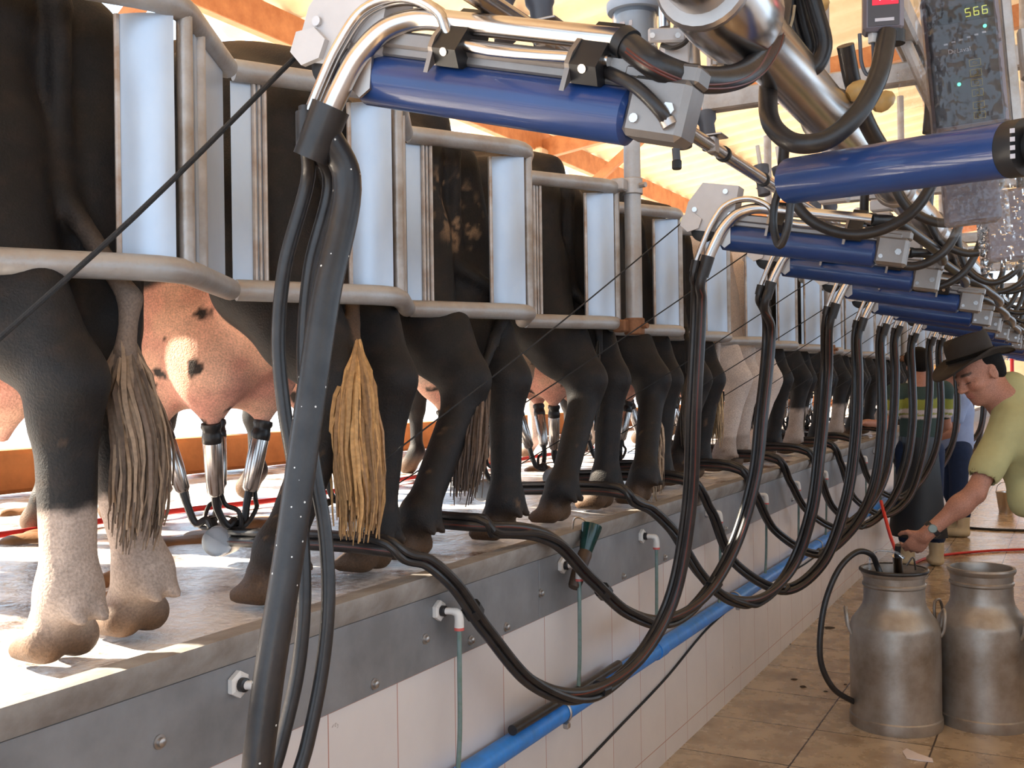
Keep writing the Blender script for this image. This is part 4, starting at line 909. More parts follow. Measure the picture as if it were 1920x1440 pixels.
for i in range(16):
    rs = random.Random(i); nm = ('%s black hose loop slung under the milk pipe behind the blue cylinder' % LNM[i]) if i < 4 else 'distant black hose loop in the tangle above the hatted worker'
    uloop(2.35+.7*i, nm, w=.14+rs.uniform(-.02, .03), sag=.15+rs.uniform(-.02, .05), x=1.0+rs.uniform(-.02, .04), z=1.97)
    uloop(2.62+.7*i, ('%s doubled hose loop on the right side of the milk pipe' % LNM[i]) if i < 4 else 'distant doubled hose loop in the tangle above the hatted worker', w=.12+rs.uniform(-.01, .03), sag=.15+rs.uniform(-.04, .05), x=1.16+rs.uniform(-.02, .02), z=1.99, twin=True, r=.011)
# hoses leaving the arm tails
def tail_hose(k, pts, label, r=.0155, stripe=True):
    t = thing('arm_tail_hose', label, 'hose', tuple(np.array(pts[len(pts)//2], float)), group='hoses between arm tails and milk pipe')
    MB().tube(pts, r, 16, smooth=8).build('hose', 'black', t); MB().tube([pts[0], np.array(pts[0])*.8+np.array(pts[1])*.2], r*1.18, 16).build('hose_cuff', 'blackpl', t)
    if stripe:
        P2, _ = spline(np.array(pts, float), np.ones(len(pts)), 8); T = np.gradient(P2, axis=0); T /= np.linalg.norm(T, axis=1)[:, None]
        for dz in (-.35, -.6):
            v = np.tile(np.array([.15, -.8, dz]), (len(P2), 1)); v = v-T*(v*T).sum(1)[:, None]; v /= np.linalg.norm(v, axis=1)[:, None]; MB().tube(P2[3:]+v[3:]*(r-.0006), .0016, 6).build('red_stripe', 'stripe', t)
    return t
s0 = apt(0, (.505, -.018, .078))
tail_hose(0, [s0, dep(1240, 128, 1.285), dep(1320, 150, 1.33), dep(1395, 138, 1.40), dep(1445, 80, 1.50), dep(1464, 0, 1.60), dep(1466, -80, 1.70)], 'thick black hose with red lines curving from the nearest arm up to the top', r=.0175)
MB_ = thing('thin_arm_hose', 'thinner black hose crossing down over the nearest arm tail bracket', 'hose', tuple(dep(1225, 180, 1.30)))
MB().tube([dep(1120, 128, 1.36), dep(1150, 140, 1.32), dep(1195, 165, 1.285), dep(1235, 205, 1.275), dep(1252, 228, 1.28)], .0085, 12, smooth=6).build('hose', 'black', MB_); MB().cyl(dep(1250, 224, 1.28), dep(1256, 236, 1.28), .010, 12).build('hose_nut', 'steel_dull', MB_)
for k in range(1, 14):
    s0 = apt(k, (.505, -.018, .078)); y = s0[1]
    tail_hose(k, [s0, s0+(.05, .06, -.002), s0+(.10, .25, -.03), s0+(.13, .48, -.055), s0+(.12, .62, -.06), s0+(.10, .72, -.02), s0+(.06, .78, .05), (1.0, y+.80, 1.95)], ('black hose from the %s arm tail rising to the milk pipe' % ['', 'second', 'third', 'fourth'][k]) if k < 4 else 'distant black hose between an arm tail and the milk pipe', stripe=False)
# arm of the opposite row: blue cylinder low across the upper right
a, b = np.array([.996, 1.733, 1.793]), np.array([1.335, 1.535, 1.766]); d = (b-a)/np.linalg.norm(b-a); L = np.linalg.norm(b-a)
t = thing('opposite_milking_arm', 'bright blue cylinder arm with black end, pointing left across the upper right', 'milking arm', tuple(a))
MB().lathe([(.030, 0), (.0375, .005), (.0375, L)], a, d, 40).build('blue_cylinder', 'blue', t)
MB().lathe([(.0372, 0), (.0382, .002), (.0382, .026), (.030, .030)], a+d*L, d, 36).build('end_cap', 'blackpl', t)
MB().box(a+d*(L+.075), (.09, .05, .06), bev=.01).tube([a+d*(L+.03), a+d*(L+.16)], .022, 16).build('hinge', 'blackpl', t)
up_ = np.array([0, 0, 1.]); sd2 = np.cross(d, up_)
MB().tube([a+up_*.03+d*.01, a-d*.03+(0, 0, -.03), a-d*.035+(0, 0, -.075), a-d*.022+(0, 0, -.105), a-d*.005+(0, 0, -.08), a+d*.005+(0, 0, -.03)], .0068, 12, smooth=6).build('small_hose_loop', 'black', t)
for i in range(4): MB().box(a+d*(L+.014)+np.array([-.006, -.0383, .016-.011*i]), (.006, .0015, .006)).build('white_print', 'greytext', t)
# loops on the bundle at the top
for j, (lab, pts) in enumerate((('loop of black hose tied with string beside the milk pipe', [(1450, -60), (1462, 60), (1490, 120), (1525, 128), (1545, 90), (1530, 20), (1505, -60)]), ('outer loop of black hose hanging over the milk pipe near the top', [(1475, -60), (1480, 40), (1505, 105), (1520, 100), (1508, 40), (1490, -40)]))):
    prop(MB().tube([dep(x, y, 1.70+.05*j) for x, y in pts], .0135, 14, smooth=7).build('tied_hose_loop', 'black'), lab, 'hose')
prop(MB().tube([dep(1443, 30, 1.66), dep(1455, 58, 1.66), dep(1475, 62, 1.66), dep(1485, 40, 1.66), dep(1490, 10, 1.66)], .0022, 6, smooth=5).build('tie_string', mat('beige string', srgb(170, 150, 120), .7)), 'beige string tied round the black hoses near the top', 'string')
for j, q in enumerate(([(1585, 85, 1.95), (1600, 160, 1.98), (1625, 230, 2.0), (1660, 290, 2.05), (1690, 330, 2.1)], [(1790, 40, 2.2), (1740, 60, 2.2), (1760, 100, 2.2), (1800, 170, 2.25), (1780, 260, 2.3)], [(1700, 70, 2.1), (1720, 110, 2.1), (1745, 180, 2.1), (1742, 250, 2.1)])):
    prop(MB().tube([dep(*p) for p in q], .016 if j == 0 else .013, 14, smooth=6).build('drooping_hose', 'black'), ['thick black hose slanting down behind the red display', 'black hose curving behind the wrapped control panel', 'black hose just left of the wrapped control panel'][j], 'hose')
# clear milk meter jar and its bracket
c = dep(1190, 20, 1.85); t = thing('milk_meter', 'clear cylindrical milk meter with pale lid above the nearest arm', 'jar', tuple(c-(0, 0, .07)))
MB().lathe([(.036, -.075), (.040, -.07), (.040, .0), (.036, .0), (.036, -.068), (.0, -.07)], c, (0, 0, 1), 32, close=False).build('jar', 'glass', t)
MB().lathe([(.030, -.066), (.033, -.064), (.033, -.01), (.0, -.009)], c, (0, 0, 1), 24).build('pale_insert', 'white', t)
MB().lathe([(.048, -.004), (.050, 0), (.050, .012), (.043, .016), (.043, .06), (.0, .062)], c, (0, 0, 1), 32).build('lid', mat('pale blue grey lid', srgb(176, 190, 208), .4), t)
for i, (dx, w_) in enumerate(((-.020, .004), (-.008, .010), (.008, .006))): MB().box(c+np.array([dx, -.0405, -.035]), (w_, .0012, .009)).build('printed_mark', 'greytext', t)
t = thing('sensor_bracket', 'small steel bracket with upright tube and black ring right of the milk meter', 'bracket', tuple(dep(1270, 110, 1.75)))
MB().tube([dep(1290, -60, 1.78), dep(1296, 60, 1.76), dep(1300, 125, 1.75)], .0125, 14).build('tube', 'steel_dull', t); MB().tube([dep(1243, -60, 1.76), dep(1246, 52, 1.76)], .010, 12).build('tube', 'steel', t)
MB().box(dep(1250, 66, 1.73), (.062, .008, .024), rot=Matrix.Rotation(R(28), 3, 'Z'), bev=.003).build('plate', 'head', t)
for X in (1223, 1271): MB().cyl(dep(X, 66, 1.722), dep(X, 66, 1.718), .0045, 12).build('screw', 'steel', t)
MB().box(dep(1265, 105, 1.76), (.05, .04, .045), rot=Matrix.Rotation(R(28), 3, 'Z'), bev=.006).build('block', 'head', t)
MB().tube([dep(1282, 46, 1.72), dep(1294, 60, 1.72), dep(1284, 80, 1.72), dep(1262, 90, 1.73), dep(1240, 84, 1.74)], .004, 8, smooth=5).build('black_ring', 'black', t)
t = thing('junction_box', 'pale grey box under the wide milk pipe at the top', 'box', tuple(dep(1380, 110, 1.8)))
MB().box(dep(1385, 95, 1.82), (.085, .05, .04), rot=Matrix.Rotation(R(26), 3, 'Z'), bev=.006).build('housing', 'head', t); MB().box(dep(1335, 105, 1.80), (.012, .05, .05), rot=Matrix.Rotation(R(26), 3, 'Z'), bev=.003).build('side_plate', 'steel_dull', t); MB().box(dep(1395, 124, 1.83), (.07, .03, .006), rot=Matrix.Rotation(R(26), 3, 'Z')).build('black_base', 'blackpl', t)
t = thing('hanging_probe', 'small black tipped probe hanging behind the nearest arm tail', 'probe', tuple(dep(1268, 318, 1.9)))
MB().tube([(.86, 1.62, 2.10), dep(1240, 160, 1.9), dep(1262, 230, 1.9), dep(1267, 285, 1.9)], .004, 8).build('rod', 'steel', t); MB().cyl(dep(1267, 278, 1.9), dep(1269, 302, 1.9), .0075, 12).build('grip', 'greypl', t); MB().cyl(dep(1269, 300, 1.9), dep(1269, 318, 1.9), .009, 12, bev=.002).build('tip', 'blackpl', t)
# fittings in yellowed plastic
for j, (X, Y) in enumerate(((1532, 12), (1608, 170), (1655, 190))): prop(MB().lathe([(.010, -.02), (.017, -.012), (.019, 0), (.015, .014), (.008, .022)], dep(X, Y, 1.95), (.8, .3, .5), 18).build('yellowed_fitting', 'yellowed'), ['yellowed plastic fitting at the top right of the tied hoses', 'yellowed plastic fitting left of the big hose loop', 'yellowed plastic fitting behind the big hose loop'][j], 'pipe fitting')
# displays
SEG = {'0': 'abcdef', '1': 'bc', '5': 'afgcd', '6': 'afgcde', '7': 'abc'}
def seg(mb_, ch, o, ex, ez, w, h, th, dep_):
    ex = np.array(ex); ez = np.array(ez); ey = np.cross(ez, ex); Rm = np.stack([ex, ey, ez], 1)
    pos = {'a': (0, h/2, 1), 'd': (0, -h/2, 1), 'g': (0, 0, 1), 'b': (w/2, h/4, 0), 'c': (w/2, -h/4, 0), 'f': (-w/2, h/4, 0), 'e': (-w/2, -h/4, 0)}
    for s_ in SEG[ch]:
        x, z, hor = pos[s_]; mb_.box(o+ex*x+ez*z, (w if hor else th, dep_, th if hor else h/2), rot=Rm)
def panel_frame(yaw, roll): 
    Rm = Matrix.Rotation(yaw, 3, 'Z') @ Matrix.Rotation(roll, 3, 'Y'); return np.array(Rm)
Rm = panel_frame(R(14), R(1)); ex, ey, ez = Rm[:, 0], Rm[:, 1], Rm[:, 2]
c = dep(1655, 0, 1.62); t = thing('counter_display', 'small grey display box with lit red digits at the top right', 'display', tuple(c-ez*.055)); bl = lambda o_, s_, n, m, par=t, b=0.: MB().box(c+ex*o_[0]+ey*o_[1]+ez*o_[2], s_, rot=Rm, bev=b).build(n, m, par)
bl((0, 0, 0), (.060, .036, .104), 'housing', 'housing', b=.005)
f = bl((0, -.0185, -.002), (.046, .002, .088), 'face', 'keypad'); bl((.002, -.0198, -.001), (.038, .001, .026), 'red_window', 'led_red')
m_ = MB()
for i, ch in enumerate('710'): seg(m_, ch, c+ex*(-.009+.0115*i)+ey*-.0207+ez*-.001, ex, ez, .0065, .013, .0017, .0008)
m_.build('red_digits', 'led_digit', t); bl((.001, -.0198, -.037), (.028, .001, .005), 'white_print', 'greytext')
MB().cyl(c-ez*.050+ex*.017, c-ez*.070+ex*.017, .0165, 18).build('cable_gland', 'blackpl', t); MB().cyl(c-ez*.052-ex*.014, c-ez*.066-ex*.014, .008, 6).build('white_gland', 'white', t)
MB().tube([c-ez*.066-ex*.014, c-ez*.10-ex*.014, c-ez*.115-ex*.022, c-ez*.10-ex*.030, c-ez*.05-ex*.034], .003, 8, smooth=5).build('thin_cable', 'greypl', t)
# film wrapped control panel
Rm = panel_frame(R(10), R(-4)); ex, ey, ez = Rm[:, 0], Rm[:, 1], Rm[:, 2]
c = dep(1808, 112, 1.75); t = thing('wrapped_control_panel', 'tall control panel with yellow digits, wrapped in clear plastic film, top right', 'control panel', tuple(c-ez*.12)); bl = lambda o_, s_, n, m, par=t, b=0.: MB().box(c+ex*o_[0]+ey*o_[1]+ez*o_[2], s_, rot=Rm, bev=b).build(n, m, par)
bl((0, .012, 0), (.118, .05, .235), 'housing', 'housing', b=.005); bl((-.002, -.0140, 0), (.104, .002, .222), 'face', 'keypad')
bl((.006, -.0155, .074), (.086, .001, .028), 'digit_window', 'blackpl')
m_ = MB()
for i, ch in enumerate('566'): seg(m_, ch, c+ex*(.010+.013*i)+ey*-.0166+ez*.073, ex, ez, .0072, .013, .0014, .0008)
m_.build('yellow_digits', 'led_yel', t)
for (x, z) in ((.034, .046), (-.013, -.044)): MB().lathe([(.0, 0), (.003, .0003), (.003, .0015), (.0, .002)], c+ex*x+ey*-.0150+ez*z, -ey, 12).build('green_lamp', 'led_grn', t)
for i in range(6):
    z = -.012-.0168*i-(.004 if i > 3 else 0); m_ = MB(); m_.box(c+ex*.014+ey*-.0155+ez*(z+.0055), (.018, .001, .0012), rot=Rm).box(c+ex*.014+ey*-.0155+ez*(z-.0055), (.018, .001, .0012), rot=Rm).box(c+ex*.0055+ey*-.0155+ez*z, (.0012, .001, .011), rot=Rm).box(c+ex*.0225+ey*-.0155+ez*z, (.0012, .001, .011), rot=Rm)
    m_.tube([c+ex*(.014+.0035*math.cos(a))+ey*-.0155+ez*(z+.0035*math.sin(a)*(1 if i % 2 else .6)) for a in np.linspace(0, 6.28, 7+i)], .0006, 4); m_.build('key_print', 'keyline', t)
for i in range(6): bl((-.028+.012*i, -.0155, .026+.002*i), (.006, .001, .003), 'small_print', 'greytext')
def text3d(body, size, o_, Rm_, m, par, name):
    cu = bpy.data.curves.new(name, 'FONT'); cu.body = body; cu.size = size; cu.extrude = .0003; tmp = bpy.data.objects.new(name, cu); COL.objects.link(tmp)
    me = bpy.data.meshes.new_from_object(tmp.evaluated_get(bpy.context.evaluated_depsgraph_get())); bpy.data.objects.remove(tmp)
    B_ = np.stack([Rm_[:, 0], Rm_[:, 2], -Rm_[:, 1]], 1); V = np.array([v.co for v in me.vertices]) @ B_.T+np.array(o_); im = np.array(mw(par).inverted()); V = V @ im[:3, :3].T+im[:3, 3]
    me.vertices.foreach_set('co', V.ravel()); me.materials.clear(); me.materials.append(M[m]); o = bpy.data.objects.new(name, me); COL.objects.link(o); o.parent = par; return o
text3d('DeLaval', .011, c+ex*-.026+ey*-.0158+ez*.009, Rm, 'greytext', t, 'maker_print')
# crinkled film over the panel
def film_sheet(name, cx_, w_, h_, d_, seed, par, zc=0., amp=.008):
    nx, nz_ = 46, 70; u = np.linspace(-1, 1, nx); v = np.linspace(-1, 1, nz_); U, Vv = np.meshgrid(u, v, indexing='ij'); prof = -d_*(1-np.abs(U)**6)
    Q = np.stack([U.ravel()*3, Vv.ravel()*5, np.zeros(U.size)], 1); n1 = np.abs(vnoise(Q, 2.2, seed, 4)-.5)*2; n2 = vnoise(Q*np.array([1, .3, 1]), 5, seed+3, 3)-.5
    pos = c+ex*(cx_+U.ravel()*w_*(1+.06*n2))[:, None]+ez*(zc+Vv.ravel()*h_)[:, None]+ey*(.006+prof.ravel()-amp*n1-amp*.6*n2)[:, None] if False else (c[None]+(cx_+U.ravel()*w_)[:, None]*ex[None]+(zc+Vv.ravel()*h_)[:, None]*ez[None]+(.012+prof.ravel()-amp*n1-amp*.8*n2)[:, None]*ey[None])
    f = [(i*nz_+j, (i+1)*nz_+j, (i+1)*nz_+j+1, i*nz_+j+1) for i in range(nx-1) for j in range(nz_-1)]
    return MB().add(pos, f).build(name, 'film', par, sharp=25)
film_sheet('film_wrap', -.002, .068, .135, .034, 5, t); film_sheet('loose_film', -.075, .032, .035, .02, 9, t, zc=-.035, amp=.007)
t2 = thing('panel_post', 'pale metal post beside the wrapped control panel', 'post', tuple(c+ex*.075-ez*.2))
MB().box(c+ex*.074+ey*.03+ez*.05, (.016, .03, .50), rot=Rm, bev=.002).build('post', 'galv', t2)
MB().box(c+ex*.125+ey*.10+ez*.02, (.05, .03, .09), rot=Rm, bev=.004).build('bracket', 'galv', t2)
c0 = c; c = dep(1820, 345, 2.0); t3 = thing('second_wrapped_panel', 'second plastic wrapped panel hanging below and behind the blue cylinder', 'control panel', tuple(c-ez*.1)); MB().box(c+ey*.02, (.10, .045, .15), rot=Rm, bev=.006).build('housing', 'housing', t3); MB().tube([c+ey*.03, (1.12, 2.2, 2.14)], .012, 10).build('hanger', 'galv', t3); film_sheet('film_wrap', 0, .065, .10, .03, 15, t3, amp=.010)
c = dep(1895, 420, 2.2); t3 = thing('third_wrapped_panel', 'third plastic wrapped panel at the right edge below the blue cylinder', 'control panel', tuple(c-ez*.1)); MB().box(c+ey*.02, (.10, .045, .15), rot=Rm, bev=.006).build('housing', 'housing', t3); film_sheet('film_wrap', 0, .065, .10, .03, 19, t3, amp=.010)

# ================================================================== MILK CANS AND FLOOR THINGS
def can(x, y, label, ang):
    t = thing('milk_can', label, 'milk can', (x, y, 0), group='aluminium milk cans on the pit floor')
    pr_ = [(.0, .012), (.165, .012), (.168, .0), (.186, .0), (.189, .012), (.189, .045), (.184, .050), (.1845, .30), (.183, .415), (.176, .440), (.150, .475), (.131, .505), (.125, .53), (.124, .585), (.129, .592), (.129, .600), (.124, .606), (.126, .632), (.134, .642), (.137, .652), (.134, .660), (.124, .660), (.119, .645), (.118, .54), (.14, .47), (.170, .41), (.170, .06), (0, .05)]
    MB().lathe(pr_, (x, y, 0), (0, 0, 1), 64, close=False).build('body', 'can', t, sharp=28)
    for s in (0, math.pi):
        a = ang+s; d = np.array([math.cos(a), math.sin(a), 0]); n = np.array([-d[1], d[0], 0]); o = np.array([x, y, 0])
        MB().tube([o+d*.178+n*.035+(0, 0, .385), o+d*.190+n*.036+(0, 0, .41), o+d*.196+n*.034+(0, 0, .455), o+d*.199+n*.02+(0, 0, .485), o+d*.199+(0, 0, .492), o+d*.199-n*.02+(0, 0, .485), o+d*.196-n*.034+(0, 0, .455), o+d*.190-n*.036+(0, 0, .41), o+d*.178-n*.035+(0, 0, .385)], .0068, 10, smooth=4).build('handle', 'can', t)
    return t
CA = np.array([.725, 4.665, 0]); CB = np.array([1.052, 4.86, 0])
ca = can(CA[0], CA[1], 'milk can with a black rim ring and hose, left of the other can', R(196)); can(CB[0], CB[1], 'open milk can on the right, cut by the picture edge', R(-22))
MB().tube([CA+np.array([.134*math.cos(a), .134*math.sin(a), .657]) for a in np.linspace(0, 2*math.pi, 40, endpoint=False)], .0085, 10, closed=True).build('rim_gasket', 'black', ca)
prop(MB().tube([CA+np.array([-.02, -.03, .56]), dep(1645, 1062, 4.45), dep(1634, 1040, 4.42), dep(1610, 1034, 4.40), dep(1578, 1060, 4.38), dep(1550, 1120, 4.36), dep(1538, 1190, 4.34), dep(1540, 1245, 4.34), dep(1562, 1290, 4.36), dep(1600, 1315, 4.42), dep(1660, 1330, 4.72), dep(1720, 1325, 4.9)], .0125, 14, smooth=8).build('can_hose', 'black'), 'black hose curling out of the left milk can and round its side', 'hose')
prop(MB().tube([dep(1632, 1068, 4.44), dep(1630, 1045, 4.44), dep(1645, 1033, 4.44), dep(1680, 1036, 4.42), dep(1695, 1046, 4.42)], .006, 10, smooth=6).build('clear_tube', 'glass'), 'clear thin tube arching over the left milk can', 'tube')
t = thing('cup_held_in_can', 'steel teat cup held down into the left milk can', 'teat cup', tuple(dep(1686, 1080, 4.46)))
MB().cyl(dep(1682, 1042, 4.46), dep(1686, 1086, 4.50), .019, 18, r2=.022).build('steel_shell', 'steel', t); MB().cyl(dep(1684, 1022, 4.44), dep(1682, 1044, 4.46), .013, 14).build('rubber_tube', 'black', t)
MB().tube([dep(1700, 1060, 4.46), dep(1712, 1045, 4.44), dep(1716, 1062, 4.46), dep(1718, 1082, 4.52)], .004, 8, smooth=4).build('wire_handle', 'steel_dull', t)
prop(MB().tube([dep(1652, 940, 6.6), dep(1668, 1000, 6.3), dep(1682, 1040, 6.0), at(1676, 1085, 2, .012), at(1740, 1046, 2, .012), at(1850, 1033, 2, .012), at(1990, 1028, 2, .012)], .011, 10, smooth=7).build('red_hose', 'red'), 'red hose hanging by the wall and running right across the tiles', 'hose')
prop(MB().tube([at(1780, 986, 2, .012), at(1850, 992, 2, .012), at(1980, 996, 2, .012)], .012, 10, smooth=5).build('floor_hose', 'black'), 'black hose lying across the tiles behind the cans', 'hose')
V = []; q = [(1692, 1410), (1700, 1407), (1722, 1420), (1748, 1426), (1750, 1430), (1725, 1428), (1700, 1423)]
m_ = MB(); pts_ = [at(X, Y, 2, 0.) for X, Y in q]; ce = np.mean(pts_, 0); n = len(q)
m_.add([p+np.array([0, 0, .003+.006*(i % 2)]) for i, p in enumerate(pts_)]+[ce+np.array([0, 0, .018])]+[p+np.array([0, 0, .001]) for p in pts_], [(i, (i+1) % n, n) for i in range(n)]+[(i, i+n+1, (i+1) % n+n+1, (i+1) % n) for i in range(n)])
prop(m_.build('paper_scrap', 'paper'), 'crumpled white paper scrap on the tiles before the cans', 'paper')
for i, (X, Y, sz) in enumerate(((1555, 1177, .035), (1488, 1274, .022), (1506, 1288, .022), (1480, 1208, .010), (1548, 1297, .010), (1585, 1284, .008))):
    p = at(X, Y, 2, 0); rs = np.random.RandomState(i); th = np.linspace(0, 6.283, 11)[:-1]; r = sz*(.45+.5*rs.rand(10)); b_ = [(p[0]+r[j]*math.cos(th[j])*1.3, p[1]+r[j]*math.sin(th[j])*1.2, .0008) for j in range(10)]; tp_ = [(p[0]+(x-p[0])*.6, p[1]+(y-p[1])*.6, .0045) for x, y, z in b_]
    prop(MB().add(b_+tp_, [tuple(range(10, 20))]+[(j, (j+1) % 10, (j+1) % 10+10, j+10) for j in range(10)]).build('dirt_speck', 'dungdark'), ['largest dark dirt speck on the tiles, left of the cans', 'dark dirt speck midway between wall and left can', 'dark dirt speck just right of another, left of the can', 'tiny dark dirt speck nearest the tiled wall', 'tiny dark dirt speck left of the can foot', 'tiny dark dirt speck beside the curled hose'][i], 'dirt', 'dirt specks on the pit tiles')
t = thing('steel_bucket', 'small shiny steel bucket standing far back on the wet tiles', 'bucket', tuple(at(1886, 960, 2, 0)))
bp_ = at(1886, 960, 2, 0); MB().lathe([(0, .01), (.07, 0), (.10, .22), (.104, .225), (.095, .22), (.068, .02), (0, .02)], bp_, (0, 0, 1), 24, close=False).build('pail', 'steel', t); MB().tube([bp_+(-.1, 0, .21), bp_+(-.07, 0, .30), bp_+(0, 0, .33), bp_+(.07, 0, .30), bp_+(.1, 0, .21)], .004, 6, smooth=4).build('bail_handle', 'steel', t)
prop(MB().tube([(.62, 17.2, 0), (.62, 17.2, 2.1)], .028, 12).build('red_pole', 'red'), 'upright red pole far back at the right edge', 'pole')
# platform things: red hose, mud
prop(MB().tube([(-1.95, .6, PZ+.02), (-1.78, 1.6, PZ+.02), at(0, 1003, 2, PZ+.02), at(95, 990, 2, PZ+.02), at(340, 957, 2, PZ+.02), at(520, 937, 2, PZ+.02), at(860, 880, 2, PZ+.02), (-1.7, 7, PZ+.02)], .011, 10, smooth=6).build('platform_hose', 'red'), 'red hose lying along the platform behind the udders', 'hose')
for i, (X, Y, s_) in enumerate(((395, 1010, .16), (55, 1010, .10), (60, 960, .07), (240, 1085, .09), (460, 985, .10), (215, 1130, .07), (1000, 880, .10))):
    p = at(X, Y, 2, PZ); rs = np.random.RandomState(i+5); pr_ = [E_((p[0]+rs.randn()*s_*.4, p[1]+rs.randn()*s_*.6, PZ-.003), (s_*(.3+.3*rs.rand()), s_*(.35+.4*rs.rand()), .012+.018*rs.rand()), .02) for _ in range(7)]
    prop(flesh('mud_clump', pr_, .008, 'mud'), ['largest brown mud clump on the platform beside the big spotted udder', 'mud clump on the platform at the far left edge', 'small mud lump near the left edge behind the udder', 'mud clump between the hind legs of the nearest cow', 'mud clump left of the teat cups of the big udder', 'small mud lump right of the nearest leg', 'mud clump beyond the white and black udder'][i], 'mud', 'mud clumps on the platform')

# ================================================================== PEOPLE
def frame(f, up=(0, 0, 1)):
    f = np.array(f, float); f /= np.linalg.norm(f); l = np.cross(up, f); l /= np.linalg.norm(l); u = np.cross(f, l); return f, l, u
def head_prims(c, f, l, u, s=1.):
    Rm = np.stack([f, l, u], 1); g = lambda a, b, d: c+s*(f*a+l*b+u*d); e = lambda p, r, k=.012, op='u', rot=Rm: E_(g(*p), tuple(x*s for x in r), k*s, rot, op)
    P = [e((-.012, 0, .032), (.096, .077, .088), .03), e((.030, 0, -.030), (.066, .060, .082), .03), e((.042, 0, -.078), (.043, .044, .034), .025), e((.068, 0, -.098), (.020, .022, .016), .015)]
    P += [C_(g(.086, -.03, .022), g(.086, .03, .022), .013*s, k=.015*s), e((.070, .042, -.022), (.024, .024, .022), .02), e((.070, -.042, -.022), (.024, .024, .022), .02)]
    for q in (-1, 1): P += [e((.100, .031*q, .003), (.016, .017, .011), .012, 's'), e((.078, .031*q, .001), (.016, .016, .0125), .006), e((-.002, .079*q, -.008), (.020, .009, .032), .008), e((.006, .086*q, -.006), (.008, .008, .016), .006, 's')]
    P += [C_(g(.088, 0, .012), g(.117, 0, -.026), .0085*s, .0135*s, .014*s), e((.107, .012, -.031), (.010, .0085, .0075), .008), e((.107, -.012, -.031), (.010, .0085, .0075), .008)]
    P += [e((.089, 0, -.056), (.014, .024, .0062), .006), e((.087, 0, -.066), (.014, .020, .0075), .006), e((.102, 0, -.0612), (.012, .026, .0018), .003, 's')]
    return P
def head_color(V, c, f, l, u, s, base, stubble=.0):
    q = (V-c)/s; a, b, d = q@f, np.abs(q@l), q@u; n = len(V); C2 = np.tile(np.array(base), (n, 1)); mx = lambda m, col: C2*(1-m[:, None])+np.array(col)[None]*m[:, None]
    fr = sstep(.05, .07, a)
    C2 = mx(fr*(1-sstep(.004, .007, np.abs(d-.026-.004*np.sin(b*60))))*sstep(.010, .014, b)*(1-sstep(.046, .05, b)), (.09, .05, .035))
    C2 = mx(fr*(1-sstep(.0018, .0042, np.abs(d+.0055)))*sstep(.016, .019, b)*(1-sstep(.044, .047, b)), (.03, .02, .018))
    C2 = mx(fr*(1-sstep(.012, .016, np.abs(d+.061)))*(1-sstep(.022, .026, b))*sstep(.080, .084, a)*.6, (.42, .13, .10))
    C2 = mx(sstep(-.11, -.05, -d)*0+stubble*sstep(.0, .03, a)*(1-sstep(-.05, -.035, d))*.5, (.2, .12, .1))
    C2 = mx((1-sstep(.0, .022, np.abs(b-.045)))*fr*(1-sstep(.0, .028, np.abs(d+.025)))*.35, (.62, .22, .15))
    return C2
def hand_prims(w, d, pn, th_side, curl=.6, s=1., spread=.0):
    """w wrist, d to the knuckles, pn towards the palm side, th_side unit vector on the thumb side"""
    d = np.array(d, float); d /= np.linalg.norm(d); t = np.array(th_side, float); t -= d*(t@d); t /= np.linalg.norm(t); n = np.cross(d, t); n = n if n@np.array(pn) > 0 else -n
    w = np.array(w, float); Rm = np.stack([d, t, n], 1); P = [C_(w-d*.03*s, w+d*.015*s, .025*s, .026*s, .02, None), E_(w+d*.052*s, (.050*s, .042*s, .017*s), .012, Rm)]
    for i, (o, L, r) in enumerate(((.031, .078, .0092), (.010, .086, .0095), (-.011, .080, .009), (-.031, .064, .008))):
        p = w+d*(.088-.006*abs(i-1))*s+t*o*s; P.append(C_(w+d*.05*s+t*o*.8*s, p, .011*s, .0112*s, .008)); dd = d.copy(); a = curl*(1+.12*i)
        for j, fr in enumerate((.44, .31, .25)):
            aj = a*(.8, 1.15, .8)[j]; dd = dd*math.cos(aj)+n*math.sin(aj) if j == 0 else dd*math.cos(aj)+np.cross(np.cross(dd, n)/max(np.linalg.norm(np.cross(dd, n)), 1e-6), dd)*-math.sin(aj)*-1
            dd /= np.linalg.norm(dd); q = p+dd*L*fr*s; P.append(C_(p, q, r*s*(1-.06*j), r*s*(.94-.08*j), .004)); p = q
    b = w+d*.022*s+t*.026*s; m1 = b+(d*.55+t*.75+n*.35)*.040*s; m2 = m1+(d*.80+t*.30+n*.5)*.032*s; m3 = m2+(d*.85-t*.05+n*.55)*.026*s
    P += [C_(b, m1, .016*s, .0115*s, .012), C_(m1, m2, .0115*s, .010*s, .004), C_(m2, m3, .010*s, .0085*s, .004)]
    return P
def limb(a, b, c, ra, rb, rc, k=.02): return [C_(a, b, ra, rb, k), C_(b, c, rb*1.02, rc, k)]
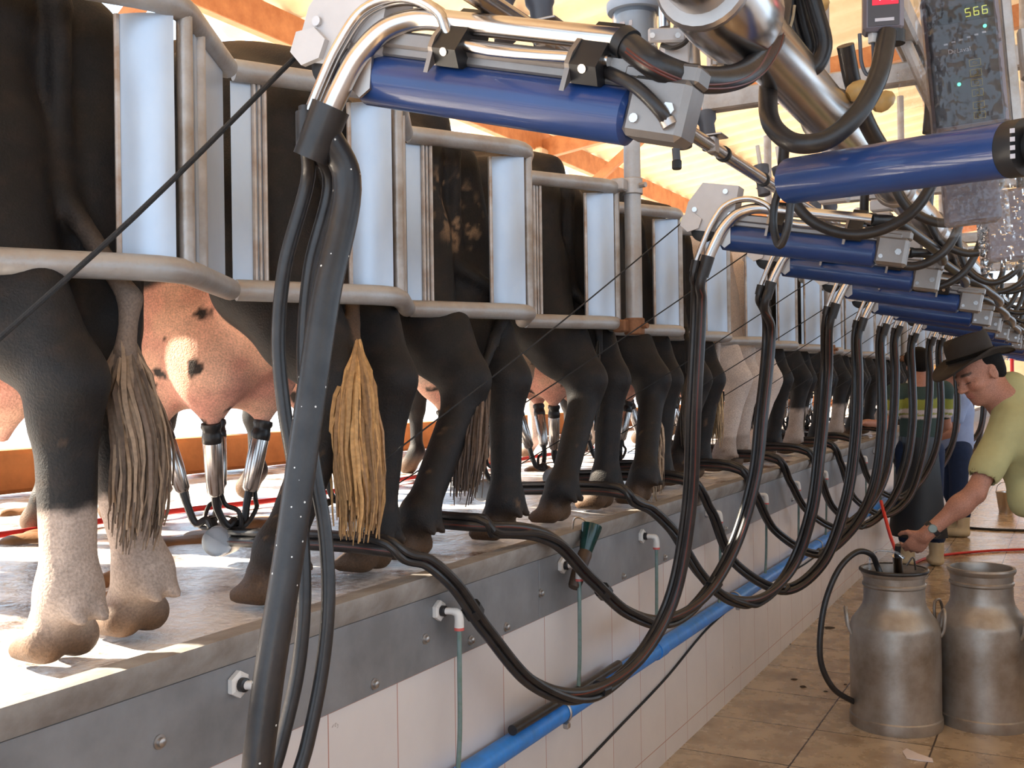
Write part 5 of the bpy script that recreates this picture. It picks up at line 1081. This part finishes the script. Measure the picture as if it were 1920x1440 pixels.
def person(label, J, skin, vox, hf_, hu=(0, 0, 1), s=1., hands=None):
    t = thing('person', label, 'person', (J['la'][0]*.5+J['ra'][0]*.5, J['la'][1]*.5+J['ra'][1]*.5, 0)); J = {k_: np.array(v, float) for k_, v in J.items()}
    f, l, u = frame(hf_, hu); P = head_prims(J['head'], f, l, u, s); nk = J['head']-u*.07*s-f*.02*s
    P += [C_(nk, J['neck'], .052*s, .058*s, .03), C_(J['neck'], J['chest'], .09*s, .12*s, .06, None), C_(J['ls'], J['rs'], .055*s, .055*s, .05), C_(J['chest'], J['pelvis'], .125*s, .125*s, .06)]
    for q in 'lr':
        P += [C_(J[q+'s'], J[q+'e'], .050*s, .038*s, .03), C_(J[q+'e'], J[q+'w'], .041*s, .027*s, .02), E_(J[q+'e']*.7+J[q+'w']*.3, (.040*s, .040*s, .040*s), .04)]
        hp = J['pelvis']*.45+J[q+'h']*.55; P += [C_(J[q+'h'], J[q+'k'], .085*s, .055*s, .04), C_(J[q+'k'], J[q+'a'], .056*s, .036*s, .03)]
    for h in (hands or ()): P += hand_prims(*h)
    o = flesh('body', P, vox, 'body', t, lambda V: head_color(V, J['head'], f, l, u, s, skin, .4))
    return t, J, (f, l, u), o
SK = (.42, .19, .125)
# ---- the man in the olive shirt, bending over the cans
J1 = dict(head=dep(1838, 700, 4.45), neck=(1.165, 4.93, 1.375), chest=(1.27, 4.96, 1.24), pelvis=(1.55, 5.00, .98), ls=dep(1893, 792, 4.38), rs=(1.19, 5.13, 1.27),
          le=dep(1828, 925, 4.32), lw=dep(1736, 1002, 4.36), re=(1.34, 5.30, 1.02), rw=(1.42, 5.18, .80), lh=(1.56, 4.91, .93), rh=(1.57, 5.09, .93), lk=(1.44, 4.86, .50), rk=(1.50, 5.12, .50), la=(1.50, 4.84, .09), ra=(1.60, 5.14, .09))
hd = dep(1693, 1046, 4.44)-np.array(J1['lw'])
hfw = np.array([-.66, -.60, -.42]); 
t, J, (f, l, u), _ = person('man in olive shirt and dark felt hat, bending over the left milk can', J1, SK, .0062, hfw, (-.30, -.10, 1), 1.04,
    [(J1['lw'], hd, (.2, .9, -.5), (-.6, -.2, .3), .55), (np.array(J1['rw']), (-.6, -.5, -.6), (0, -1, 0), (-.5, 0, .5), .5)])
hc = J['head']
# shirt: torso and short sleeves
sh = [C_(J['neck']+(.012, .0, -.012), J['chest'], .094, .148, .05), C_(J['chest'], J['pelvis']+(-.02, 0, .06), .150, .155, .06), C_(J['ls']+(.02, .02, -.0), J['rs'], .073, .073, .05), E_(J['chest']+(-.03, 0, -.06), (.13, .17, .14), .06),
      C_(J['ls'], J['ls']*.38+J['le']*.62, .075, .070, .03), C_(J['rs'], J['rs']*.4+J['re']*.6, .075, .070, .03), C_(J['ls']*.38+J['le']*.62+(.0, 0, .01), J['ls']*.30+J['le']*.70, .068, .066, .01),
      C_(J['chest']+(-.08, -.02, -.12), np.array([1.22, 4.90, .93]), .07, .045, .07), C_(np.array([1.22, 4.90, .95]), np.array([1.40, 4.92, .90]), .05, .07, .06)]
sh += [C_(J['neck']+(.02, .0, .0), J['neck']*.55+J['head']*.45+(.062, .02, .0), .088, .070, .03)]
sh += [E_(J['ls']*.28+J['le']*.72+(J['le']-J['ls'])*.06, (.052, .052, .045), .008, None, 's')]
def folds(V): n_ = vnoise(V*np.array([1, 1, .6]), 9, 4, 3)-.5; c_ = V.mean(0); d_ = V-c_; d_ /= np.linalg.norm(d_, axis=1)[:, None]+1e-6; return V+d_*n_[:, None]*.022
flesh('t_shirt', sh, .009, 'green_shirt', t, disp=folds)
# trousers and boots
flesh('trousers', [C_(J['pelvis']+(0, 0, .02), J['pelvis']-(0, 0, .05), .15, .145, .05)]+[x for q in 'lr' for x in (C_(J[q+'h'], J[q+'k'], .105, .08, .04), C_(J[q+'k'], J[q+'a']+(0, 0, .15), .08, .085, .03))], .014, 'denim', t)
for q in 'lr':
    a = J[q+'a']; flesh('boot', [C_(a+(0, 0, .22), a, .062, .055, .02), E_(a+(-.09, 0, -.045), (.135, .05, .045), .03), E_(a+(0, 0, -.05), (.065, .045, .04), .02)], .009, 'yellow_boot', t)
# hair and hat
Rh = np.stack([f, l, u], 1); hs = 1.04
flesh('hair', [E_(hc+hs*(-f*.022+u*.036), (.092*hs, .080*hs, .080*hs), .02, Rh), E_(hc+hs*(-f*.045-u*.010), (.058*hs, .070*hs, .064*hs), .02, Rh), E_(hc+hs*(f*.085-u*.01), (.066*hs, .12*hs, .060*hs), .012, Rh, 's'), E_(hc+hs*(f*.006-u*.016+l*.088), (.022, .03, .026), .01, Rh, 's'), E_(hc+hs*(f*.012-u*.010-l*.088), (.030, .03, .030), .01, Rh, 's')], .0065, 'hair', t)
hu_ = u*.985-f*.15; hu_ /= np.linalg.norm(hu_); hx_ = f-hu_*(f@hu_); hx_ /= np.linalg.norm(hx_); hl_ = np.cross(hu_, hx_); hb = hc+u*.062*hs+f*.006
hat = MB(); nn = 56; rows = []
prof = [(1.78, -.004), (1.76, .002), (1.30, .000), (1.03, .004), (1.0, .012), (.98, .040), (.97, .075), (.94, .098), (.86, .112), (.62, .112), (.35, .100), (.0, .094)]
V = []
for r, h in prof:
    for j in range(nn):
        a = 2*math.pi*j/nn; ca_, sa_ = math.cos(a), math.sin(a); rx, ry = .103*r, .086*r; hh = h
        if r > 1.1: k_ = (r-1)/.62; hh = h+.030*abs(sa_)**2*k_-.022*ca_*k_*(1 if ca_ > 0 else -.4)-.004
        if r < .95 and h > .08: hh = h-.018*math.exp(-(sa_*r/.25)**2)*(1 if r < .9 else .5)+.006*ca_*r*0; ry *= (1-.10*max(ca_, 0))
        V.append(hb+hx_*(rx*ca_)+hl_*(ry*sa_)+hu_*hh)
F = [(i*nn+j, i*nn+(j+1) % nn, (i+1)*nn+(j+1) % nn, (i+1)*nn+j) for i in range(len(prof)-1) for j in range(nn)]
n0 = len(V); V2 = V[:4*nn]; V += [v-hu_*.004 for v in V2]
F += [(n0+i*nn+(j+1) % nn, n0+i*nn+j, n0+(i+1)*nn+j, n0+(i+1)*nn+(j+1) % nn) for i in range(3) for j in range(nn)]+[(j, n0+j, n0+(j+1) % nn, (j+1) % nn) for j in range(nn)]
ho = hat.add(V, F).build('felt_hat', 'felt', t, sharp=60)
bd = [hb+hx_*(.1045*1.0*math.cos(a))+hl_*(.0875*math.sin(a))+hu_*.020 for a in np.linspace(0, 2*math.pi, 48, endpoint=False)]
MB().tube(bd, .0045, 6, closed=True).tube([b_+hu_*.008 for b_ in bd], .0045, 6, closed=True).build('hat_band', 'hair', ho)
# wrist watch
wd = (J['lw']-J['le'])/np.linalg.norm(J['lw']-J['le']); wc = J['lw']-wd*.035
wt = MB().lathe([(.033, -.011), (.038, -.011), (.038, .011), (.033, .011)], wc, wd, 28, close=False).build('wrist_watch', 'watch', t)
vd = CAM-wc; vd -= wd*(vd@wd); vd /= np.linalg.norm(vd); MB().lathe([(.0, .002), (.017, .002), (.018, -.004), (.018, .0), (.015, .0035), (.0, .0036)], wc+vd*.040, vd, 24).build('watch_face', 'watchface', wt)

# ---- worker in the striped shirt and black apron, back turned
STR = [(.0, (.035, .06, .055)), (.085, (.24, .25, .045)), (.165, (.55, .47, .45)), (.195, (.24, .25, .045)), (.21, (.55, .47, .45)), (.235, (.035, .06, .055))]
def stripes(V):
    z = (1.40-V[:, 2]+.006*np.sin(V[:, 0]*30)) % .335; c_ = np.zeros((len(V), 3))
    for a, col in STR: c_[z >= a] = col
    return c_
def standing(label, x, y, yaw, s, skin, arms, hf_, vox=.011, lean=(0, 0), hz=0.):
    f2 = np.array([math.cos(yaw), math.sin(yaw), 0]); l2 = np.array([-f2[1], f2[0], 0]); o = np.array([x, y, hz]); g = lambda a, b, c_: o+f2*a*s+l2*b*s+np.array([0, 0, c_*s])+np.array([lean[0], lean[1], 0])*max(c_-.9, 0)
    J = dict(head=g(.03, 0, 1.60), neck=g(0, 0, 1.43), chest=g(0, 0, 1.28), pelvis=g(0, 0, .96), ls=g(0, .185, 1.38), rs=g(0, -.185, 1.38), lh=g(0, .09, .90), rh=g(0, -.09, .90), lk=g(.02, .10, .48), rk=g(.02, -.10, .48), la=g(-.02, .11, .08), ra=g(-.02, -.11, .08))
    J.update({k_: (np.array(v) if not callable(v) else v(g)) for k_, v in arms.items()})
    return person(label, J, skin, vox, hf_, (0, 0, 1), s, [(J['lw'], J['lw']-J['le'], (0, 0, -1), f2, .35), (J['rw'], J['rw']-J['re'], (0, 0, -1), f2, .35)])+(g, f2, l2)
def clothe(t, J, m_, m2, apron=False, disp=None, colf=None, long_=False):
    e = 1.0 if long_ else .62
    flesh('shirt', [C_(J['neck']-(0, 0, .03), J['chest'], .085, .145, .05), C_(J['chest'], J['pelvis'], .148, .150, .06), C_(J['ls'], J['rs'], .075, .075, .05)]+[C_(J[q+'s'], J[q+'s']*(1-e)+J[q+'e']*e, .075, .062, .03) for q in 'lr'], .012, m_, t, colf=colf)
    flesh('trousers', [C_(J['pelvis'], J['pelvis']-(0, 0, .06), .145, .14, .05)]+[x for q in 'lr' for x in (C_(J[q+'h'], J[q+'k'], .10, .075, .04), C_(J[q+'k'], J[q+'a']+(0, 0, .14), .075, .07, .03))], .014, m2, t)
def boots(t, J, f2, m_, h=.24):
    for q in 'lr': a = J[q+'a']; flesh('boot', [C_(a+(0, 0, h), a, .068, .054, .02), E_(a+f2*.07-(0, 0, .038), (.12 if abs(f2[0]) > .7 else .06, .12 if abs(f2[1]) > .7 else .06, .042), .03), E_(a-(0, 0, .045), (.06, .06, .038), .02)], .010, m_, t)
r = standing('worker in a green and lime striped shirt and black apron, seen from behind', .335, 8.78, R(112), 1.0, SK, dict(ls=lambda g: g(.02, .185, 1.36), le=dep(1668, 796, 8.15), lw=dep(1625, 793, 8.0), re=lambda g: g(.12, -.24, 1.10), rw=lambda g: g(.30, -.15, 1.02)), (-.5, .86, -.25), vox=.011)
t, J, (f, l, u), _, g, f2, l2 = r
clothe(t, J, 'shirtcol', 'denim', colf=stripes); boots(t, J, f2, 'boot')
flesh('collar', [C_(J['neck']+l2*.05+(0, 0, .0), J['neck']-l2*.05, .052, .052, .02), C_(J['neck']-f2*.03, J['neck']+f2*.03, .055, .055, .02)], .010, 'white', t)
flesh('hair', [E_(J['head']-f*.018+u*.034, (.105, .105, .095), .02), E_(J['head']-f*.05-u*.02, (.07, .078, .075), .02), E_(J['head']+f*.10-u*.01, (.07, .10, .06), .01, np.stack([f, l, u], 1), 's')], .010, 'hair', t)
ap = MB(); nA = 13; V = []
for zz, w_ in ((1.02, .155), (.85, .175), (.6, .20), (.4, .225), (.24, .245)):
    for j in range(nA): a = math.pi*1.35*(j/(nA-1)-.5)+math.atan2(f2[1], f2[0])+math.pi*.55; V.append((J['pelvis'][0]+w_*math.cos(a)*(1+.04*math.sin(j*1.9)), J['pelvis'][1]+w_*math.sin(a), zz))
n1 = len(V); V += [(J['pelvis'][0]+(v[0]-J['pelvis'][0])*.975, J['pelvis'][1]+(v[1]-J['pelvis'][1])*.975, v[2]) for v in V]; F = []
for i in range(4):
    for j in range(nA-1): q = (i*nA+j, i*nA+j+1, (i+1)*nA+j+1, (i+1)*nA+j); F.append(q); F.append(tuple(n1+x for x in q[::-1]))
for j in range(nA-1): F.append((j, n1+j, n1+j+1, j+1)); F.append((4*nA+j, 4*nA+j+1, n1+4*nA+j+1, n1+4*nA+j))
for i in range(4): F.append((i*nA, (i+1)*nA, n1+(i+1)*nA, n1+i*nA)); F.append((i*nA+nA-1, n1+i*nA+nA-1, n1+(i+1)*nA+nA-1, (i+1)*nA+nA-1))
ap.add(V, F).build('rubber_apron', 'apron', t, sharp=80)
# ---- worker in pale blue behind him, and a visitor in pale pink on the platform
r = standing('worker in pale blue shirt and dark hat, standing behind the striped worker', .44, 10.6, R(200), 1.0, SK, dict(le=lambda g: g(.08, .24, 1.10), lw=lambda g: g(.25, .18, 1.0), re=lambda g: g(.08, -.24, 1.10), rw=lambda g: g(.25, -.18, 1.0)), (-.9, -.3, -.25), vox=.013, hz=-.10)
t, J, (f, l, u), _, g, f2, l2 = r; J['la'][2] = J['ra'][2] = .08
clothe(t, J, 'paleblue', 'denim'); boots(t, J, f2, 'boot')
h_ = J['head']+u*.055; MB().lathe([(.165, .0), (.10, .006), (.098, .07), (.08, .10), (.0, .10)], h_, (-.1, 0, 1), 28).build('felt_hat', 'felt', t)
r = standing('person in a pale pink top on the platform beyond the last visible cows', -.21, 14.9, R(250), 1.0, SK, dict(le=lambda g: g(-.02, .26, 1.12), lw=lambda g: g(.10, .28, .92), re=lambda g: g(-.02, -.26, 1.12), rw=lambda g: g(.10, -.28, .92)), (0, -1, -.1), vox=.014, hz=PZ-.17)
t, J, (f, l, u), _, g, f2, l2 = r
clothe(t, J, 'palepink', 'tan'); J['la'][2] = J['ra'][2] = PZ+.07; boots(t, J, f2, 'boot')
flesh('hair', [E_(J['head']-f*.018+u*.034, (.105, .105, .095), .02), E_(J['head']+f*.10-u*.01, (.07, .10, .06), .01, np.stack([f, l, u], 1), 's')], .013, 'hair', t)
